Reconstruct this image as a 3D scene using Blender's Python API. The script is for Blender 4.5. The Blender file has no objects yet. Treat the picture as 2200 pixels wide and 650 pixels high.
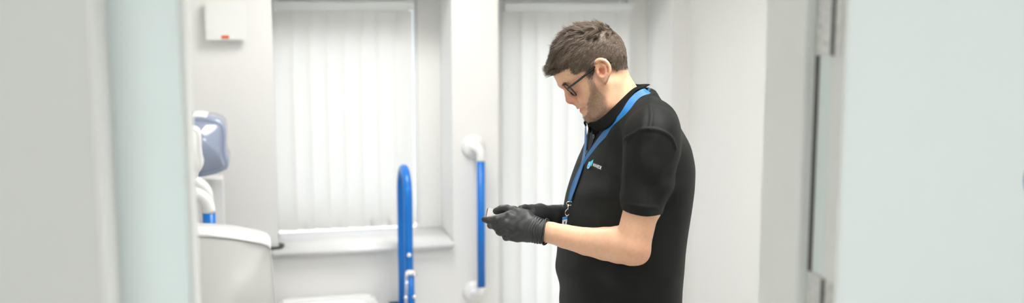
import bpy, bmesh, math, random
import numpy as np
from mathutils import Vector, Matrix

random.seed(7)
rng = np.random.default_rng(7)
scene = bpy.context.scene
col = scene.collection

# ------------------------------------------------------------------ camera
FPX = 2250.0                       # focal length in pixels of the 2200x650 frame
CZ = 1.80                          # camera height
PITCH = math.atan(303.0 / FPX)     # looking slightly down (horizon at row 22)
PSI = math.radians(13.5)           # camera yaw relative to the room

cam_d = bpy.data.cameras.new('camera')
cam = bpy.data.objects.new('camera', cam_d)
col.objects.link(cam)
cam.location = (0, 0, CZ)
cam.rotation_euler = (math.pi / 2 - PITCH, 0, -PSI)
cam_d.sensor_width = 36.0
cam_d.lens = 36.0 * FPX / 2200.0
cam_d.clip_start = 0.02
cam_d.dof.use_dof = True
cam_d.dof.focus_distance = 2.42
cam_d.dof.aperture_fstop = 2.0
scene.camera = cam

# ------------------------------------------------------------------ world, exposure, light levels
world = bpy.data.worlds.new('world')
scene.world = world
world.use_nodes = True
bg = world.node_tree.nodes['Background']
bg.inputs[0].default_value = (0.98, 0.99, 1.0, 1)
bg.inputs[1].default_value = 1.8
PANEL_ROOM = 28.0
PANEL_BACK = 20.5
PANEL_HALL = 22.0
vs = scene.view_settings
vs.view_transform = 'Standard'
vs.look = 'None'
vs.exposure = 0.0
vs.gamma = 1.0
vs.use_curve_mapping = False

# ------------------------------------------------------------------ pixel rays
def ray_cam(px, py):
    """direction in camera-aligned axes: a = right, d = level forward, h = up"""
    x = (px - 1100.0) / FPX
    v = (325.0 - py) / FPX
    return np.array([x, math.cos(PITCH) + v * math.sin(PITCH), -math.sin(PITCH) + v * math.cos(PITCH)])

def ca(px, py, depth):
    """camera-aligned point on the pixel's ray at a level distance"""
    r = ray_cam(px, py)
    p = r * (depth / r[1])
    return np.array([p[0], p[1], p[2] + CZ])

def to_room(p):
    c, s = math.cos(PSI), math.sin(PSI)
    return np.array([p[0] * c + p[1] * s, -p[0] * s + p[1] * c, p[2]])

def on_y(px, py, Y):
    r = to_room(ray_cam(px, py))
    t = Y / r[1]
    return np.array([r[0] * t, Y, r[2] * t + CZ])

def project(p):
    """camera-aligned points (n,3) -> pixels"""
    p = np.asarray(p, float)
    q = p - np.array([0, 0, CZ])
    cp, sp = math.cos(PITCH), math.sin(PITCH)
    w = q[..., 1] * cp - q[..., 2] * sp
    v = q[..., 1] * sp + q[..., 2] * cp
    return 1100 + FPX * q[..., 0] / w, 325 - FPX * v / w

# ------------------------------------------------------------------ materials
MATS = {}
def mat(name, rgb, rough=0.5, metal=0.0, bump=0.0, bscale=200.0, var=0.0, vscale=6.0, spec=None, sss=0.0,
        trans=0.0, coat=0.0, attr=None, translucent=0.0, alpha=1.0, ior=None):
    if name in MATS:
        return MATS[name]
    m = bpy.data.materials.new(name)
    m.use_nodes = True
    nt = m.node_tree
    b = nt.nodes['Principled BSDF']
    b.inputs['Base Color'].default_value = (*rgb, 1)
    b.inputs['Roughness'].default_value = rough
    b.inputs['Metallic'].default_value = metal
    if spec is not None: b.inputs['Specular IOR Level'].default_value = spec
    if ior is not None: b.inputs['IOR'].default_value = ior
    b.inputs['Transmission Weight'].default_value = trans
    b.inputs['Coat Weight'].default_value = coat
    b.inputs['Alpha'].default_value = alpha
    if sss > 0:
        b.inputs['Subsurface Weight'].default_value = sss
        b.inputs['Subsurface Radius'].default_value = (0.008, 0.003, 0.0015)
        b.inputs['Subsurface Scale'].default_value = 1.0
    tc = nt.nodes.new('ShaderNodeTexCoord')
    src = None
    if attr:
        a = nt.nodes.new('ShaderNodeAttribute'); a.attribute_name = attr
        src = a.outputs['Color']
    if var > 0:
        n = nt.nodes.new('ShaderNodeTexNoise')
        n.inputs['Scale'].default_value = vscale
        n.inputs['Detail'].default_value = 5
        nt.links.new(tc.outputs['Object'], n.inputs['Vector'])
        r = nt.nodes.new('ShaderNodeMapRange')
        r.inputs['From Min'].default_value = 0.3; r.inputs['From Max'].default_value = 0.7
        r.inputs['To Min'].default_value = 1 - var; r.inputs['To Max'].default_value = 1 + var
        nt.links.new(n.outputs['Fac'], r.inputs['Value'])
        mul = nt.nodes.new('ShaderNodeVectorMath'); mul.operation = 'SCALE'
        if src is not None: nt.links.new(src, mul.inputs[0])
        else: mul.inputs[0].default_value = rgb
        nt.links.new(r.outputs['Result'], mul.inputs['Scale'])
        src = mul.outputs['Vector']
    if src is not None:
        nt.links.new(src, b.inputs['Base Color'])
    if bump > 0:
        n2 = nt.nodes.new('ShaderNodeTexNoise')
        n2.inputs['Scale'].default_value = bscale
        n2.inputs['Detail'].default_value = 3
        nt.links.new(tc.outputs['Object'], n2.inputs['Vector'])
        bp = nt.nodes.new('ShaderNodeBump')
        bp.inputs['Strength'].default_value = bump
        bp.inputs['Distance'].default_value = 0.002
        nt.links.new(n2.outputs['Fac'], bp.inputs['Height'])
        nt.links.new(bp.outputs['Normal'], b.inputs['Normal'])
    if translucent > 0:
        t = nt.nodes.new('ShaderNodeBsdfTranslucent')
        t.inputs['Color'].default_value = (*rgb, 1)
        mx = nt.nodes.new('ShaderNodeMixShader')
        mx.inputs[0].default_value = translucent
        nt.links.new(b.outputs[0], mx.inputs[1]); nt.links.new(t.outputs[0], mx.inputs[2])
        nt.links.new(mx.outputs[0], nt.nodes['Material Output'].inputs['Surface'])
    MATS[name] = m
    return m

def emit(name, rgb, strength):
    m = bpy.data.materials.new(name); m.use_nodes = True
    nt = m.node_tree; nt.nodes.remove(nt.nodes['Principled BSDF'])
    e = nt.nodes.new('ShaderNodeEmission')
    e.inputs[0].default_value = (*rgb, 1); e.inputs[1].default_value = strength
    nt.links.new(e.outputs[0], nt.nodes['Material Output'].inputs['Surface'])
    return m

def clear_glass(name, tint=(1, 1, 1), gloss=0.08, rough=0.02):
    m = bpy.data.materials.new(name); m.use_nodes = True
    nt = m.node_tree; nt.nodes.remove(nt.nodes['Principled BSDF'])
    t = nt.nodes.new('ShaderNodeBsdfTransparent'); t.inputs[0].default_value = (*tint, 1)
    g = nt.nodes.new('ShaderNodeBsdfGlossy'); g.inputs['Roughness'].default_value = rough
    mx = nt.nodes.new('ShaderNodeMixShader'); mx.inputs[0].default_value = gloss
    nt.links.new(t.outputs[0], mx.inputs[1]); nt.links.new(g.outputs[0], mx.inputs[2])
    nt.links.new(mx.outputs[0], nt.nodes['Material Output'].inputs['Surface'])
    return m

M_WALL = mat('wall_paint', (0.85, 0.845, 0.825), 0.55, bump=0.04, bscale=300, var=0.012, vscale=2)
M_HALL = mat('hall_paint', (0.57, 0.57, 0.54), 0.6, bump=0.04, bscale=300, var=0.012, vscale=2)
M_CEIL = mat('ceiling_paint', (0.86, 0.86, 0.85), 0.7, bump=0.05, bscale=250)
M_FLOOR = mat('vinyl_floor', (0.80, 0.79, 0.77), 0.4, var=0.12, vscale=60, bump=0.05)
M_FRAME = mat('mint_frame_paint', (0.70, 0.77, 0.755), 0.35, var=0.01)
M_LINING = mat('grey_lining_paint', (0.78, 0.79, 0.75), 0.4, var=0.01)
M_DOOR = mat('mint_door_laminate', (0.725, 0.775, 0.75), 0.3, var=0.01, vscale=3)
M_SEAL = mat('smoke_seal_brush', (0.09, 0.075, 0.07), 0.8, bump=0.5, bscale=900)
M_STEEL = mat('satin_steel', (0.16, 0.16, 0.155), 0.4, 1.0, bump=0.05, var=0.06, vscale=40)
M_PLATE = mat('hinge_plate_steel', (0.62, 0.62, 0.60), 0.42, 0.7, bump=0.1, var=0.12, vscale=90)
M_CHROME = mat('chrome', (0.8, 0.8, 0.82), 0.15, 1.0, var=0.03)
M_PLASTIC = mat('white_plastic', (0.86, 0.86, 0.85), 0.3, var=0.008)
M_UPVC = mat('white_upvc', (0.86, 0.88, 0.88), 0.25, var=0.008)
M_SILL = mat('sill_gloss', (0.88, 0.88, 0.88), 0.25, var=0.008)
M_BLUE = mat('blue_rail_coating', (0.0, 0.17, 0.63), 0.3, var=0.03, vscale=15)
M_CERAM = mat('white_ceramic', (0.88, 0.88, 0.87), 0.1, coat=0.5, var=0.005)
M_RED = mat('red_print', (0.75, 0.13, 0.06), 0.5, var=0.15, vscale=300)
M_SLAT = mat('blind_fabric', (0.88, 0.865, 0.84), 0.8, bump=0.2, bscale=900, translucent=0.5)
M_PANEL_LIGHT = emit('added_panel_room', (1.0, 0.985, 0.95), PANEL_ROOM)
M_PANEL_BACK = emit('added_panel_back', (1.0, 0.985, 0.95), PANEL_BACK)
M_PANEL_HALL = emit('added_panel_hall', (0.96, 0.99, 1.0), PANEL_HALL)
M_GLASS = clear_glass('window_glass', (0.95, 0.985, 1.0))

# ------------------------------------------------------------------ mesh helpers
def link(name, me, m=None, parent=None, loc=None, smooth=False):
    o = bpy.data.objects.new(name, me)
    col.objects.link(o)
    if m is not None: me.materials.append(m)
    if parent is not None: o.parent = parent
    if loc is not None: o.location = loc
    if smooth and len(me.polygons):
        me.polygons.foreach_set('use_smooth', np.ones(len(me.polygons), bool))
    return o

def tag(o, label=None, cat=None, group=None, kind=None):
    if label: o['label'] = label
    if cat: o['category'] = cat
    if group: o['group'] = group
    if kind: o['kind'] = kind
    return o

def empty(name, loc=(0, 0, 0), rz=0.0):
    o = bpy.data.objects.new(name, None)
    col.objects.link(o); o.location = loc; o.rotation_euler = (0, 0, rz)
    o.empty_display_size = 0.1
    return o

def from_bm(name, bm, m, parent=None, smooth=False, off=None):
    if off is not None:
        bmesh.ops.translate(bm, verts=bm.verts, vec=-Vector(off))
    me = bpy.data.meshes.new(name); bm.to_mesh(me); bm.free()
    return link(name, me, m, parent, smooth=smooth)

def from_np(name, v, f, m, parent=None, smooth=True):
    me = bpy.data.meshes.new(name)
    me.from_pydata([tuple(x) for x in v], [], [tuple(x) for x in f]); me.update()
    return link(name, me, m, parent, smooth=smooth)

def box(bm, x0, x1, y0, y1, z0, z1, bev=0.0, seg=2):
    r = bmesh.ops.create_cube(bm, size=1)
    vsx = r['verts']
    for v in vsx:
        v.co = Vector(((x0 + x1) / 2 + v.co.x * (x1 - x0), (y0 + y1) / 2 + v.co.y * (y1 - y0), (z0 + z1) / 2 + v.co.z * (z1 - z0)))
    if bev > 0:
        es = list({e for v in vsx for e in v.link_edges})
        bmesh.ops.bevel(bm, geom=es, offset=bev, segments=seg, affect='EDGES', clamp_overlap=True)
    return bm

def one_box(name, b, m, parent=None, bev=0.0, off=None, smooth=False):
    return from_bm(name, box(bmesh.new(), *b, bev=bev), m, parent, smooth=smooth, off=off)

def tube_arrays(pts, r, n=12, closed=False, cap=True, prof=None):
    """sweep a circle (or radius list) along points with parallel-transported frames"""
    P = np.asarray(pts, float); N = len(P)
    R = np.full(N, r) if np.isscalar(r) else np.asarray(r, float)
    if closed: T = np.roll(P, -1, 0) - np.roll(P, 1, 0)
    else: T = np.gradient(P, axis=0)
    T /= np.linalg.norm(T, axis=1)[:, None] + 1e-12
    u = np.cross(T[0], [0, 0, 1.0])
    if np.linalg.norm(u) < 1e-3: u = np.cross(T[0], [1.0, 0, 0])
    u /= np.linalg.norm(u)
    V = []
    for i in range(N):
        u = u - T[i] * np.dot(u, T[i]); u /= np.linalg.norm(u)
        w = np.cross(T[i], u)
        a = np.linspace(0, 2 * np.pi, n, endpoint=False)
        V.append(P[i] + R[i] * (np.cos(a)[:, None] * u + np.sin(a)[:, None] * w))
    V = np.concatenate(V); F = []
    for i in range(N if closed else N - 1):
        j = (i + 1) % N
        for k in range(n):
            k2 = (k + 1) % n
            F.append((i * n + k, i * n + k2, j * n + k2, j * n + k))
    if not closed and cap:
        F.append(tuple(reversed(range(n)))); F.append(tuple((N - 1) * n + k for k in range(n)))
    return V, F

def spline(pts, n=8, closed=False):
    """Catmull-Rom through points"""
    P = np.asarray(pts, float); N = len(P); out = []
    rngN = N if closed else N - 1
    for i in range(rngN):
        if closed: p0, p1, p2, p3 = P[i - 1], P[i], P[(i + 1) % N], P[(i + 2) % N]
        else: p0, p1, p2, p3 = P[max(i - 1, 0)], P[i], P[i + 1], P[min(i + 2, N - 1)]
        for t in np.linspace(0, 1, n, endpoint=False):
            out.append(0.5 * (2 * p1 + (p2 - p0) * t + (2 * p0 - 5 * p1 + 4 * p2 - p3) * t * t + (3 * p1 - p0 - 3 * p2 + p3) * t ** 3))
    if not closed: out.append(P[-1])
    return np.array(out)

def tube(name, pts, r, m, parent=None, n=14, closed=False):
    V, F = tube_arrays(pts, r, n, closed)
    return from_np(name, V, F, m, parent)

def lathe(name, prof, m, parent=None, axis='z', origin=(0, 0, 0), n=28):
    """profile of (radius, along) pairs turned about an axis"""
    V, F = [], []
    for (r, h) in prof:
        for k in range(n):
            a = 2 * math.pi * k / n
            c, s = r * math.cos(a), r * math.sin(a)
            p = {'z': (c, s, h), 'y': (c, h, s), 'x': (h, c, s)}[axis]
            V.append((p[0] + origin[0], p[1] + origin[1], p[2] + origin[2]))
    for i in range(len(prof) - 1):
        for k in range(n):
            k2 = (k + 1) % n
            F.append((i * n + k, i * n + k2, (i + 1) * n + k2, (i + 1) * n + k))
    F.append(tuple(reversed(range(n)))); F.append(tuple((len(prof) - 1) * n + k for k in range(n)))
    o = from_np(name, V, F, m, parent)
    bm = bmesh.new(); bm.from_mesh(o.data); bmesh.ops.recalc_face_normals(bm, faces=bm.faces); bm.to_mesh(o.data); bm.free()
    return o

def extrude_poly(name, poly, y0, y1, m, parent=None, bev=0.0, seg=3, smooth=True):
    """(x,z) outline extruded along y"""
    bm = bmesh.new()
    a = [bm.verts.new((p[0], y0, p[1])) for p in poly]
    b = [bm.verts.new((p[0], y1, p[1])) for p in poly]
    n = len(poly)
    f0 = bm.faces.new(a); f1 = bm.faces.new(list(reversed(b)))
    for i in range(n):
        bm.faces.new((a[i], b[i], b[(i + 1) % n], a[(i + 1) % n]))
    bmesh.ops.recalc_face_normals(bm, faces=bm.faces)
    if bev > 0:
        es = [e for e in bm.edges if any(f.calc_area() > 0 and len(f.verts) == n for f in e.link_faces)]
        bmesh.ops.bevel(bm, geom=es, offset=bev, segments=seg, affect='EDGES', clamp_overlap=True)
    return from_bm(name, bm, m, parent, smooth=smooth)

def shade_flat_edges(o, ang=40):
    md = o.modifiers.new('edges', 'EDGE_SPLIT'); md.split_angle = math.radians(ang)

# ------------------------------------------------------------------ the setting
W1, W2 = 4.20, 4.49                # back wall face, back of the window recesses
XL, XR = -0.33, 1.79               # side walls of the washroom
YR = 1.433                         # washroom face of the door wall
CEIL = 2.60
R1a, R1b = 0.050, 0.757            # first window recess
R2a, R2b = 0.950, 1.712            # second window recess
RH = 1.885                         # recess head
sill_z = on_y(700, 533, 4.165)[2]
w1 = dict(x0=0.057, x1=0.660, z0=sill_z + 0.015, z1=1.85)
w2 = dict(x0=1.034, x1=1.612, z0=0.36, z1=1.85)

def struct(o):
    o['kind'] = 'structure'; return o

struct(one_box('floor', (-1.5, 2.4, -1.6, 4.8, -0.06, 0.0), M_FLOOR))
struct(one_box('ceiling', (-1.5, 2.4, -1.6, 4.8, CEIL, CEIL + 0.06), M_CEIL))
bm = bmesh.new()
box(bm, XL - 0.12, R1a, W1, W2 + 0.12, 0, CEIL)
box(bm, R1b, R2a, W1, W2 + 0.12, 0, CEIL)
box(bm, R2b, XR + 0.12, W1, W2 + 0.12, 0, CEIL)
for (a, b, w, sz) in ((R1a, R1b, w1, sill_z - 0.03), (R2a, R2b, w2, 0.33)):
    box(bm, a, b, W1, W2 + 0.12, RH, CEIL)
    box(bm, a, b, W1, W2 + 0.12, 0, sz)
    box(bm, a, w['x0'], W2, W2 + 0.12, sz, RH)
    box(bm, w['x1'], b, W2, W2 + 0.12, sz, RH)
    box(bm, w['x0'], w['x1'], W2, W2 + 0.12, w['z1'], RH)
struct(from_bm('wall_back', bm, M_WALL))
struct(one_box('wall_left', (XL - 0.12, XL, YR, W1, 0, CEIL), M_WALL))
struct(one_box('wall_right', (XR, XR + 0.12, YR, W1, 0, CEIL), M_WALL))
# the wall with the doorway, hall side
bm = bmesh.new()
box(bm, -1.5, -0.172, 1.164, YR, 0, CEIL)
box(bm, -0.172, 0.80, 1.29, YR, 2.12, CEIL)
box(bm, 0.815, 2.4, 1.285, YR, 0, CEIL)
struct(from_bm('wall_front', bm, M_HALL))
struct(one_box('wall_hall_left', (-1.5, -1.38, -1.6, 1.164, 0, CEIL), M_HALL))
struct(one_box('wall_hall_right', (2.28, 2.4, -1.6, 1.285, 0, CEIL), M_HALL))
struct(one_box('wall_hall_back', (-1.38, 2.28, -1.6, -1.48, 0, CEIL), M_HALL))

struct(one_box('reveal_strip_1', (-0.172, -0.1665, 1.1625, 1.279, 0, 2.4), mat('brightened_reveal', (0.72, 0.715, 0.68), 0.4, var=0.01), bev=0.002))  # paler strip added over the reveal to make up for weak light

# windows: frame, added panels that dim the blind, pane, sill
def window(name, w, xs0, xs1, pan_top, pan_bot, sill):
    root = struct(empty(name, ((w['x0'] + w['x1']) / 2, W2 + 0.05, w['z0'])))
    off = root.location
    t = 0.012
    bm = bmesh.new()
    y0, y1 = W2 + 0.02, W2 + 0.08
    box(bm, w['x0'], w['x0'] + t, y0, y1, w['z0'], w['z1'], 0.003)
    box(bm, w['x1'] - t, w['x1'], y0, y1, w['z0'], w['z1'], 0.003)
    box(bm, w['x0'] + t, w['x1'] - t, y0, y1, w['z1'] - t, w['z1'], 0.003)
    box(bm, w['x0'] + t, w['x1'] - t, y0, y1, w['z0'], w['z0'] + t, 0.003)
    from_bm('window_frame', bm, M_UPVC, root, off=off)
    one_box('dimming_panel', (xs0, xs1, y0 + 0.01, y1 - 0.01, pan_top, w['z1'] - t), M_UPVC, root, 0.004, off)  # unseen opaque panel, added to keep daylight off the blind's top
    if pan_bot:
        one_box('dimming_panel', (xs0, xs1, y0 + 0.01, y1 - 0.01, w['z0'] + t, pan_bot), M_UPVC, root, 0.004, off)
    one_box('pane', (w['x0'] + t, w['x1'] - t, y1 - 0.004, y1, w['z0'] + t, w['z1'] - t), M_GLASS, root, 0, off)
    sx0, sx1, sz = sill
    one_box('window_sill', (sx0, sx1, W1 - 0.035, W2 + 0.02, sz - 0.03, sz), M_SILL, root, 0.006, off, True)
    return root
pt = on_y(740, 84, W2)[2]
window('window_1', w1, 0.075, 0.630, pt, on_y(740, 452, W2)[2], (0.02, R1b - 0.002, sill_z))
window('window_2', w2, 1.050, 1.590, pt, None, (R2a + 0.002, R2b - 0.002, 0.36))

# ------------------------------------------------------------------ door
door = struct(empty('door_1', (0.752, 1.279, 0)))
DO = door.location
bm = bmesh.new()      # frame, rebated: left post, right post and head
box(bm, -0.172, -0.0926, 1.279, 1.326, 0, 2.11, 0.002)
box(bm, 0.752, 0.83, 1.279, 1.326, 0, 2.11, 0.002)
box(bm, -0.0926, 0.752, 1.279, 1.326, 2.05, 2.11, 0.002)
from_bm('frame_face', bm, M_FRAME, door, off=DO)
bm = bmesh.new()
box(bm, -0.172, -0.088, 1.326, YR + 0.012, 0, 2.11, 0.002)
box(bm, 0.738, 0.815, 1.326, YR + 0.012, 0, 2.11, 0.002)
box(bm, -0.088, 0.738, 1.326, YR + 0.012, 2.035, 2.11, 0.002)
from_bm('frame_lining', bm, M_LINING, door, off=DO)
one_box('smoke_seal', (0.7495, 0.753, 1.311, 1.3185, 1.434, 1.738), M_SEAL, door, 0, DO)
one_box('smoke_seal', (0.7495, 0.753, 1.311, 1.3185, 0.25, 1.33), M_SEAL, door, 0, DO)
# the leaf, thrown wide open against the hall wall
ANG = math.radians(-5.0)
LT = 0.040
def leaf_pt(u, t, z):
    """u along the leaf from its hinge edge, t out of the wall"""
    c, s = math.cos(ANG), math.sin(ANG)
    return np.array([0.7485 + u * c + t * s * 1.0, 1.272 + u * s - t * c, z])
def leaf_box(name, u0, u1, t0, t1, z0, z1, m, parent, bev=0.0, off=DO):
    bm = box(bmesh.new(), u0, u1, t0, t1, z0, z1, bev)
    for v in bm.verts:
        v.co = Vector(leaf_pt(v.co.x, v.co.y, v.co.z))
    bmesh.ops.recalc_face_normals(bm, faces=bm.faces)
    return from_bm(name, bm, m, parent, off=off)
leaf = leaf_box('leaf', 0, 0.84, 0, LT, 0.008, 2.045, M_DOOR, door, 0.0015)
lip = mat('grey_edge_lipping', (0.74, 0.75, 0.71), 0.4, var=0.02)
o = leaf_box('edge_lipping', -0.0015, 0.0005, 0.0, LT - 0.001, 0.008, 2.045, lip, leaf, 0, off=DO)
def hinge(z0, z1):
    r = lathe('hinge', [(0.0, z0), (0.0058, z0 + 0.001), (0.0062, z0 + 0.004), (0.0062, z1 - 0.004), (0.0058, z1 - 0.001), (0.0, z1)], M_STEEL, door,
              origin=(0.7475 - DO[0], 1.266 - DO[1], 0), n=16)
    one_box('frame_plate', (0.7493, 0.7525, 1.272, 1.320, z0 + 0.001, z1 - 0.001), M_PLATE, r, 0.0006, DO)
    leaf_box('leaf_plate', -0.0035, -0.0012, 0.004, LT - 0.008, z0 + 0.001, z1 - 0.001, M_PLATE, r, 0.0005, DO)
    for zz in (0.2, 0.4, 0.6, 0.8):     # knuckle joints
        lathe('knuckle_ring', [(0.0064, z0 + (z1 - z0) * zz - 0.0006), (0.0068, z0 + (z1 - z0) * zz), (0.0064, z0 + (z1 - z0) * zz + 0.0006)], M_SEAL, r,
              origin=(0.7475 - DO[0], 1.266 - DO[1], 0), n=14)
    for zz in (0.15, 0.38, 0.62, 0.85):
        lathe('screw', [(0.0, -0.0012), (0.0034, -0.0009), (0.0034, 0.0)], M_CHROME, r, 'x',
              (0.7493 - DO[0], 1.292 - DO[1] + (0.014 if zz in (0.38, 0.85) else 0), z0 + (z1 - z0) * zz), 12)
    return r
hinge(1.739, 1.842); hinge(1.331, 1.434); hinge(0.20, 0.303)
# blue round sign on the leaf
sg_c = None
for u in np.linspace(0.15, 0.6, 400):
    p = leaf_pt(u, LT, 1.5); c, s = math.cos(PSI), math.sin(PSI)
    q = np.array([[p[0] * c - p[1] * s, p[0] * s + p[1] * c, p[2]]])
    if project(q)[0][0] >= 2191: sg_c = u; break
sg_z = 1.573
sg_r = 0.038
sgn = empty('door_sign', leaf_pt(sg_c + sg_r, LT, sg_z))
tag(sgn, 'blue round sign fixed to the open pale mint door', 'sign')
M_SIGN = mat('sign_blue', (0.005, 0.12, 0.50), 0.35, var=0.02)
M_SIGNW = mat('sign_white', (0.72, 0.78, 0.80), 0.35, var=0.01)
def leaf_disc(name, r, t0, t1, m, parent):
    V = []; n = 48
    for t in (t0, t1):
        for k in range(n):
            a = 2 * math.pi * k / n
            V.append(leaf_pt(sg_c + sg_r + r * math.cos(a), LT + t, sg_z + r * math.sin(a)) - np.array(sgn.location))
    F = [(k, (k + 1) % n, n + (k + 1) % n, n + k) for k in range(n)] + [tuple(reversed(range(n))), tuple(range(n, 2 * n))]
    return from_np(name, V, F, m, parent, False)
leaf_disc('backing', sg_r, 0.0001, 0.0012, M_SIGNW, sgn)
leaf_disc('disc', sg_r, 0.0012, 0.0020, M_SIGN, sgn)

# ------------------------------------------------------------------ ceiling light panels, unseen, added and placed to light man, room and hall
def light_panel(x, y, m, label, dep=0.0):
    r = empty('added_ceiling_light', (x, y, CEIL - 0.03)); tag(r, label, 'light')
    bm = bmesh.new()
    for (a, b, c, d) in ((-0.31, 0.31, -0.31, -0.295), (-0.31, 0.31, 0.295, 0.31), (-0.31, -0.295, -0.295, 0.295), (0.295, 0.31, -0.295, 0.295)):
        box(bm, a, b, c, d, -dep, 0.03)  # deep sides added to keep light off the upper walls
    from_bm('frame', bm, M_PLASTIC, r)
    from_bm('diffuser', box(bmesh.new(), -0.295, 0.295, -0.295, 0.295, 0.006, 0.012), m, r)
light_panel(0.95, 1.98, M_PANEL_LIGHT, 'added unseen ceiling light panel near the washroom door', 0.16)
light_panel(0.50, 3.45, M_PANEL_BACK, 'added unseen ceiling light panel nearer the washroom windows', 0.16)
light_panel(1.05, -0.25, M_PANEL_HALL, 'added unseen ceiling light panel in the hall, on the door side')
light_panel(-0.35, -0.25, M_PANEL_HALL, 'added unseen ceiling light panel in the hall, away from the door')

# ------------------------------------------------------------------ vertical blinds
def vertical_blind(x0, x1, ztop, zbot, label, seed):
    rr = random.Random(seed)
    y = W2 - 0.06
    root = empty('vertical_blind', ((x0 + x1) / 2, y, ztop)); tag(root, label, 'blind', 'vertical window blinds')
    off = root.location
    h = one_box('headrail', (x0 - 0.005, x1 + 0.012, y - 0.028, y + 0.022, ztop - 0.036, ztop), M_UPVC, root, 0.004, off, False)
    n = 8
    sp = (x1 - x0) / n
    wd = sp * 1.16
    for i in range(n):
        cx = x0 + sp * (i + 0.5)
        ang = math.radians(-14 + rr.uniform(-4, 4))
        tw = math.radians(rr.uniform(-5, 5))
        V, F = [], []
        nz, nw = 6, 9
        for a in range(nz):
            z = ztop - 0.038 + (zbot - ztop + 0.038) * a / (nz - 1)
            an = ang + tw * a / (nz - 1)
            for b in range(nw):
                s = b / (nw - 1) - 0.5
                bow = 0.006 * (1 - 4 * s * s)
                V.append((cx + s * wd * math.cos(an) - bow * math.sin(an) - off[0], y + s * wd * math.sin(an) - bow * math.cos(an) - off[1], z - off[2]))
        for a in range(nz - 1):
            for b in range(nw - 1):
                k = a * nw + b
                F.append((k, k + 1, k + nw + 1, k + nw))
        s = from_np('slat', V, F, M_SLAT, root)
        c, sn = math.cos(ang + tw), math.sin(ang + tw)
        wv = []
        for zz in (zbot + 0.002, zbot + 0.03):
            for (du, dv) in ((-0.45, -1), (0.45, -1), (0.45, 1), (-0.45, 1)):
                wv.append((cx + du * wd * c - dv * 0.0012 * sn - off[0], y - 0.004 + du * wd * sn + dv * 0.0012 * c - off[1], zz - off[2]))
        from_np('bottom_weight', wv, [(0, 1, 2, 3), (7, 6, 5, 4), (0, 4, 5, 1), (1, 5, 6, 2), (2, 6, 7, 3), (3, 7, 4, 0)], M_PLASTIC, s, False)
    return root
bz = on_y(740, 3, W2 - 0.07)[2]
vertical_blind(on_y(592, 200, W2 - 0.06)[0], on_y(884, 200, W2 - 0.06)[0], bz, sill_z + 0.025,
               'white vertical slat blind above the window sill, left of the pillar', 3)
vertical_blind(on_y(1084, 200, W2 - 0.06)[0], on_y(1346, 200, W2 - 0.06)[0], bz - 0.005, 0.40,
               'long white vertical slat blind behind the man, right of the pillar', 9)

# ------------------------------------------------------------------ sensor box high on the wall
p0, p1 = on_y(441, 88, W1 - 0.03), on_y(527, 3, W1 - 0.03)
bx = empty('wall_unit', ((p0[0] + p1[0]) / 2, W1, p0[2])); tag(bx, 'square white wall box with a small red mark, left of the blind', 'wall box')
one_box('cover', (p0[0], p1[0], W1 - 0.042, W1 - 0.012, p0[2], p1[2]), M_PLASTIC, bx, 0.006, bx.location, False)
one_box('back_plate', (p0[0] + 0.008, p1[0] - 0.008, W1 - 0.012, W1, p0[2] + 0.008, p1[2] - 0.008), M_PLASTIC, bx, 0.002, bx.location)
q0, q1 = on_y(476, 83, W1 - 0.043), on_y(492, 76, W1 - 0.043)
one_box('red_mark', (q0[0], q1[0], W1 - 0.0428, W1 - 0.0418, q0[2], q1[2]), M_RED, bx, 0, bx.location)

# ------------------------------------------------------------------ grab rails
def flange_x(name, c, parent):      # dome flange against a wall facing +x
    return lathe(name, [(0, 0), (0.042, 0), (0.042, 0.006), (0.038, 0.014), (0.026, 0.022), (0.0, 0.024)], M_PLASTIC, parent, 'x', c)
def flange_y(name, c, parent):
    return lathe(name, [(0, 0), (0.048, 0), (0.048, -0.008), (0.043, -0.017), (0.028, -0.026), (0.0, -0.028)], M_PLASTIC, parent, 'y', c)
def screw_cap(c, parent, axis='y', r=0.007, d=-0.004):
    return lathe('screw_cap', [(0, 0), (r, 0), (r * 0.9, d * 0.7), (0, d)], M_PLASTIC, parent, axis, c, 16)

# on the pillar
YP = W1 - 0.065
ct = on_y(1033, 318, YP); cb = on_y(1033, 634, YP)
gx = ct[0]
rail = empty('grab_rail', (gx, W1, cb[2])); tag(rail, 'vertical blue grab rail with white ends on the white pillar', 'grab rail')
L0 = np.array([gx, W1, cb[2]])
bt, bb = on_y(1033, 346, YP)[2], on_y(1033, 615, YP)[2]
tube('bar', np.array([[0, -0.065, bt - L0[2]], [0, -0.065, bb - L0[2]]]), 0.0165, M_BLUE, rail, 20)
for (zc, sg, ze) in ((ct[2], -1, bt), (cb[2], 1, bb)):
    fx = gx - 0.020
    f = flange_y('flange', (fx - gx, 0, zc - L0[2]), rail)
    for k in range(3):
        a = 2 * math.pi * k / 3 + 0.5
        screw_cap((fx - gx + 0.033 * math.cos(a), -0.018, zc - L0[2] + 0.033 * math.sin(a)), f)
    pts = spline([[fx - gx, 0, zc - L0[2]], [fx - gx, -0.03, zc - L0[2]], [-0.006, -0.058, zc - L0[2] + sg * 0.008], [0, -0.065, zc - L0[2] + sg * 0.024], [0, -0.065, ze - L0[2] - sg * 0.002]], 6)
    tube('elbow', pts, 0.0185, M_PLASTIC, rail, 18)

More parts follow.
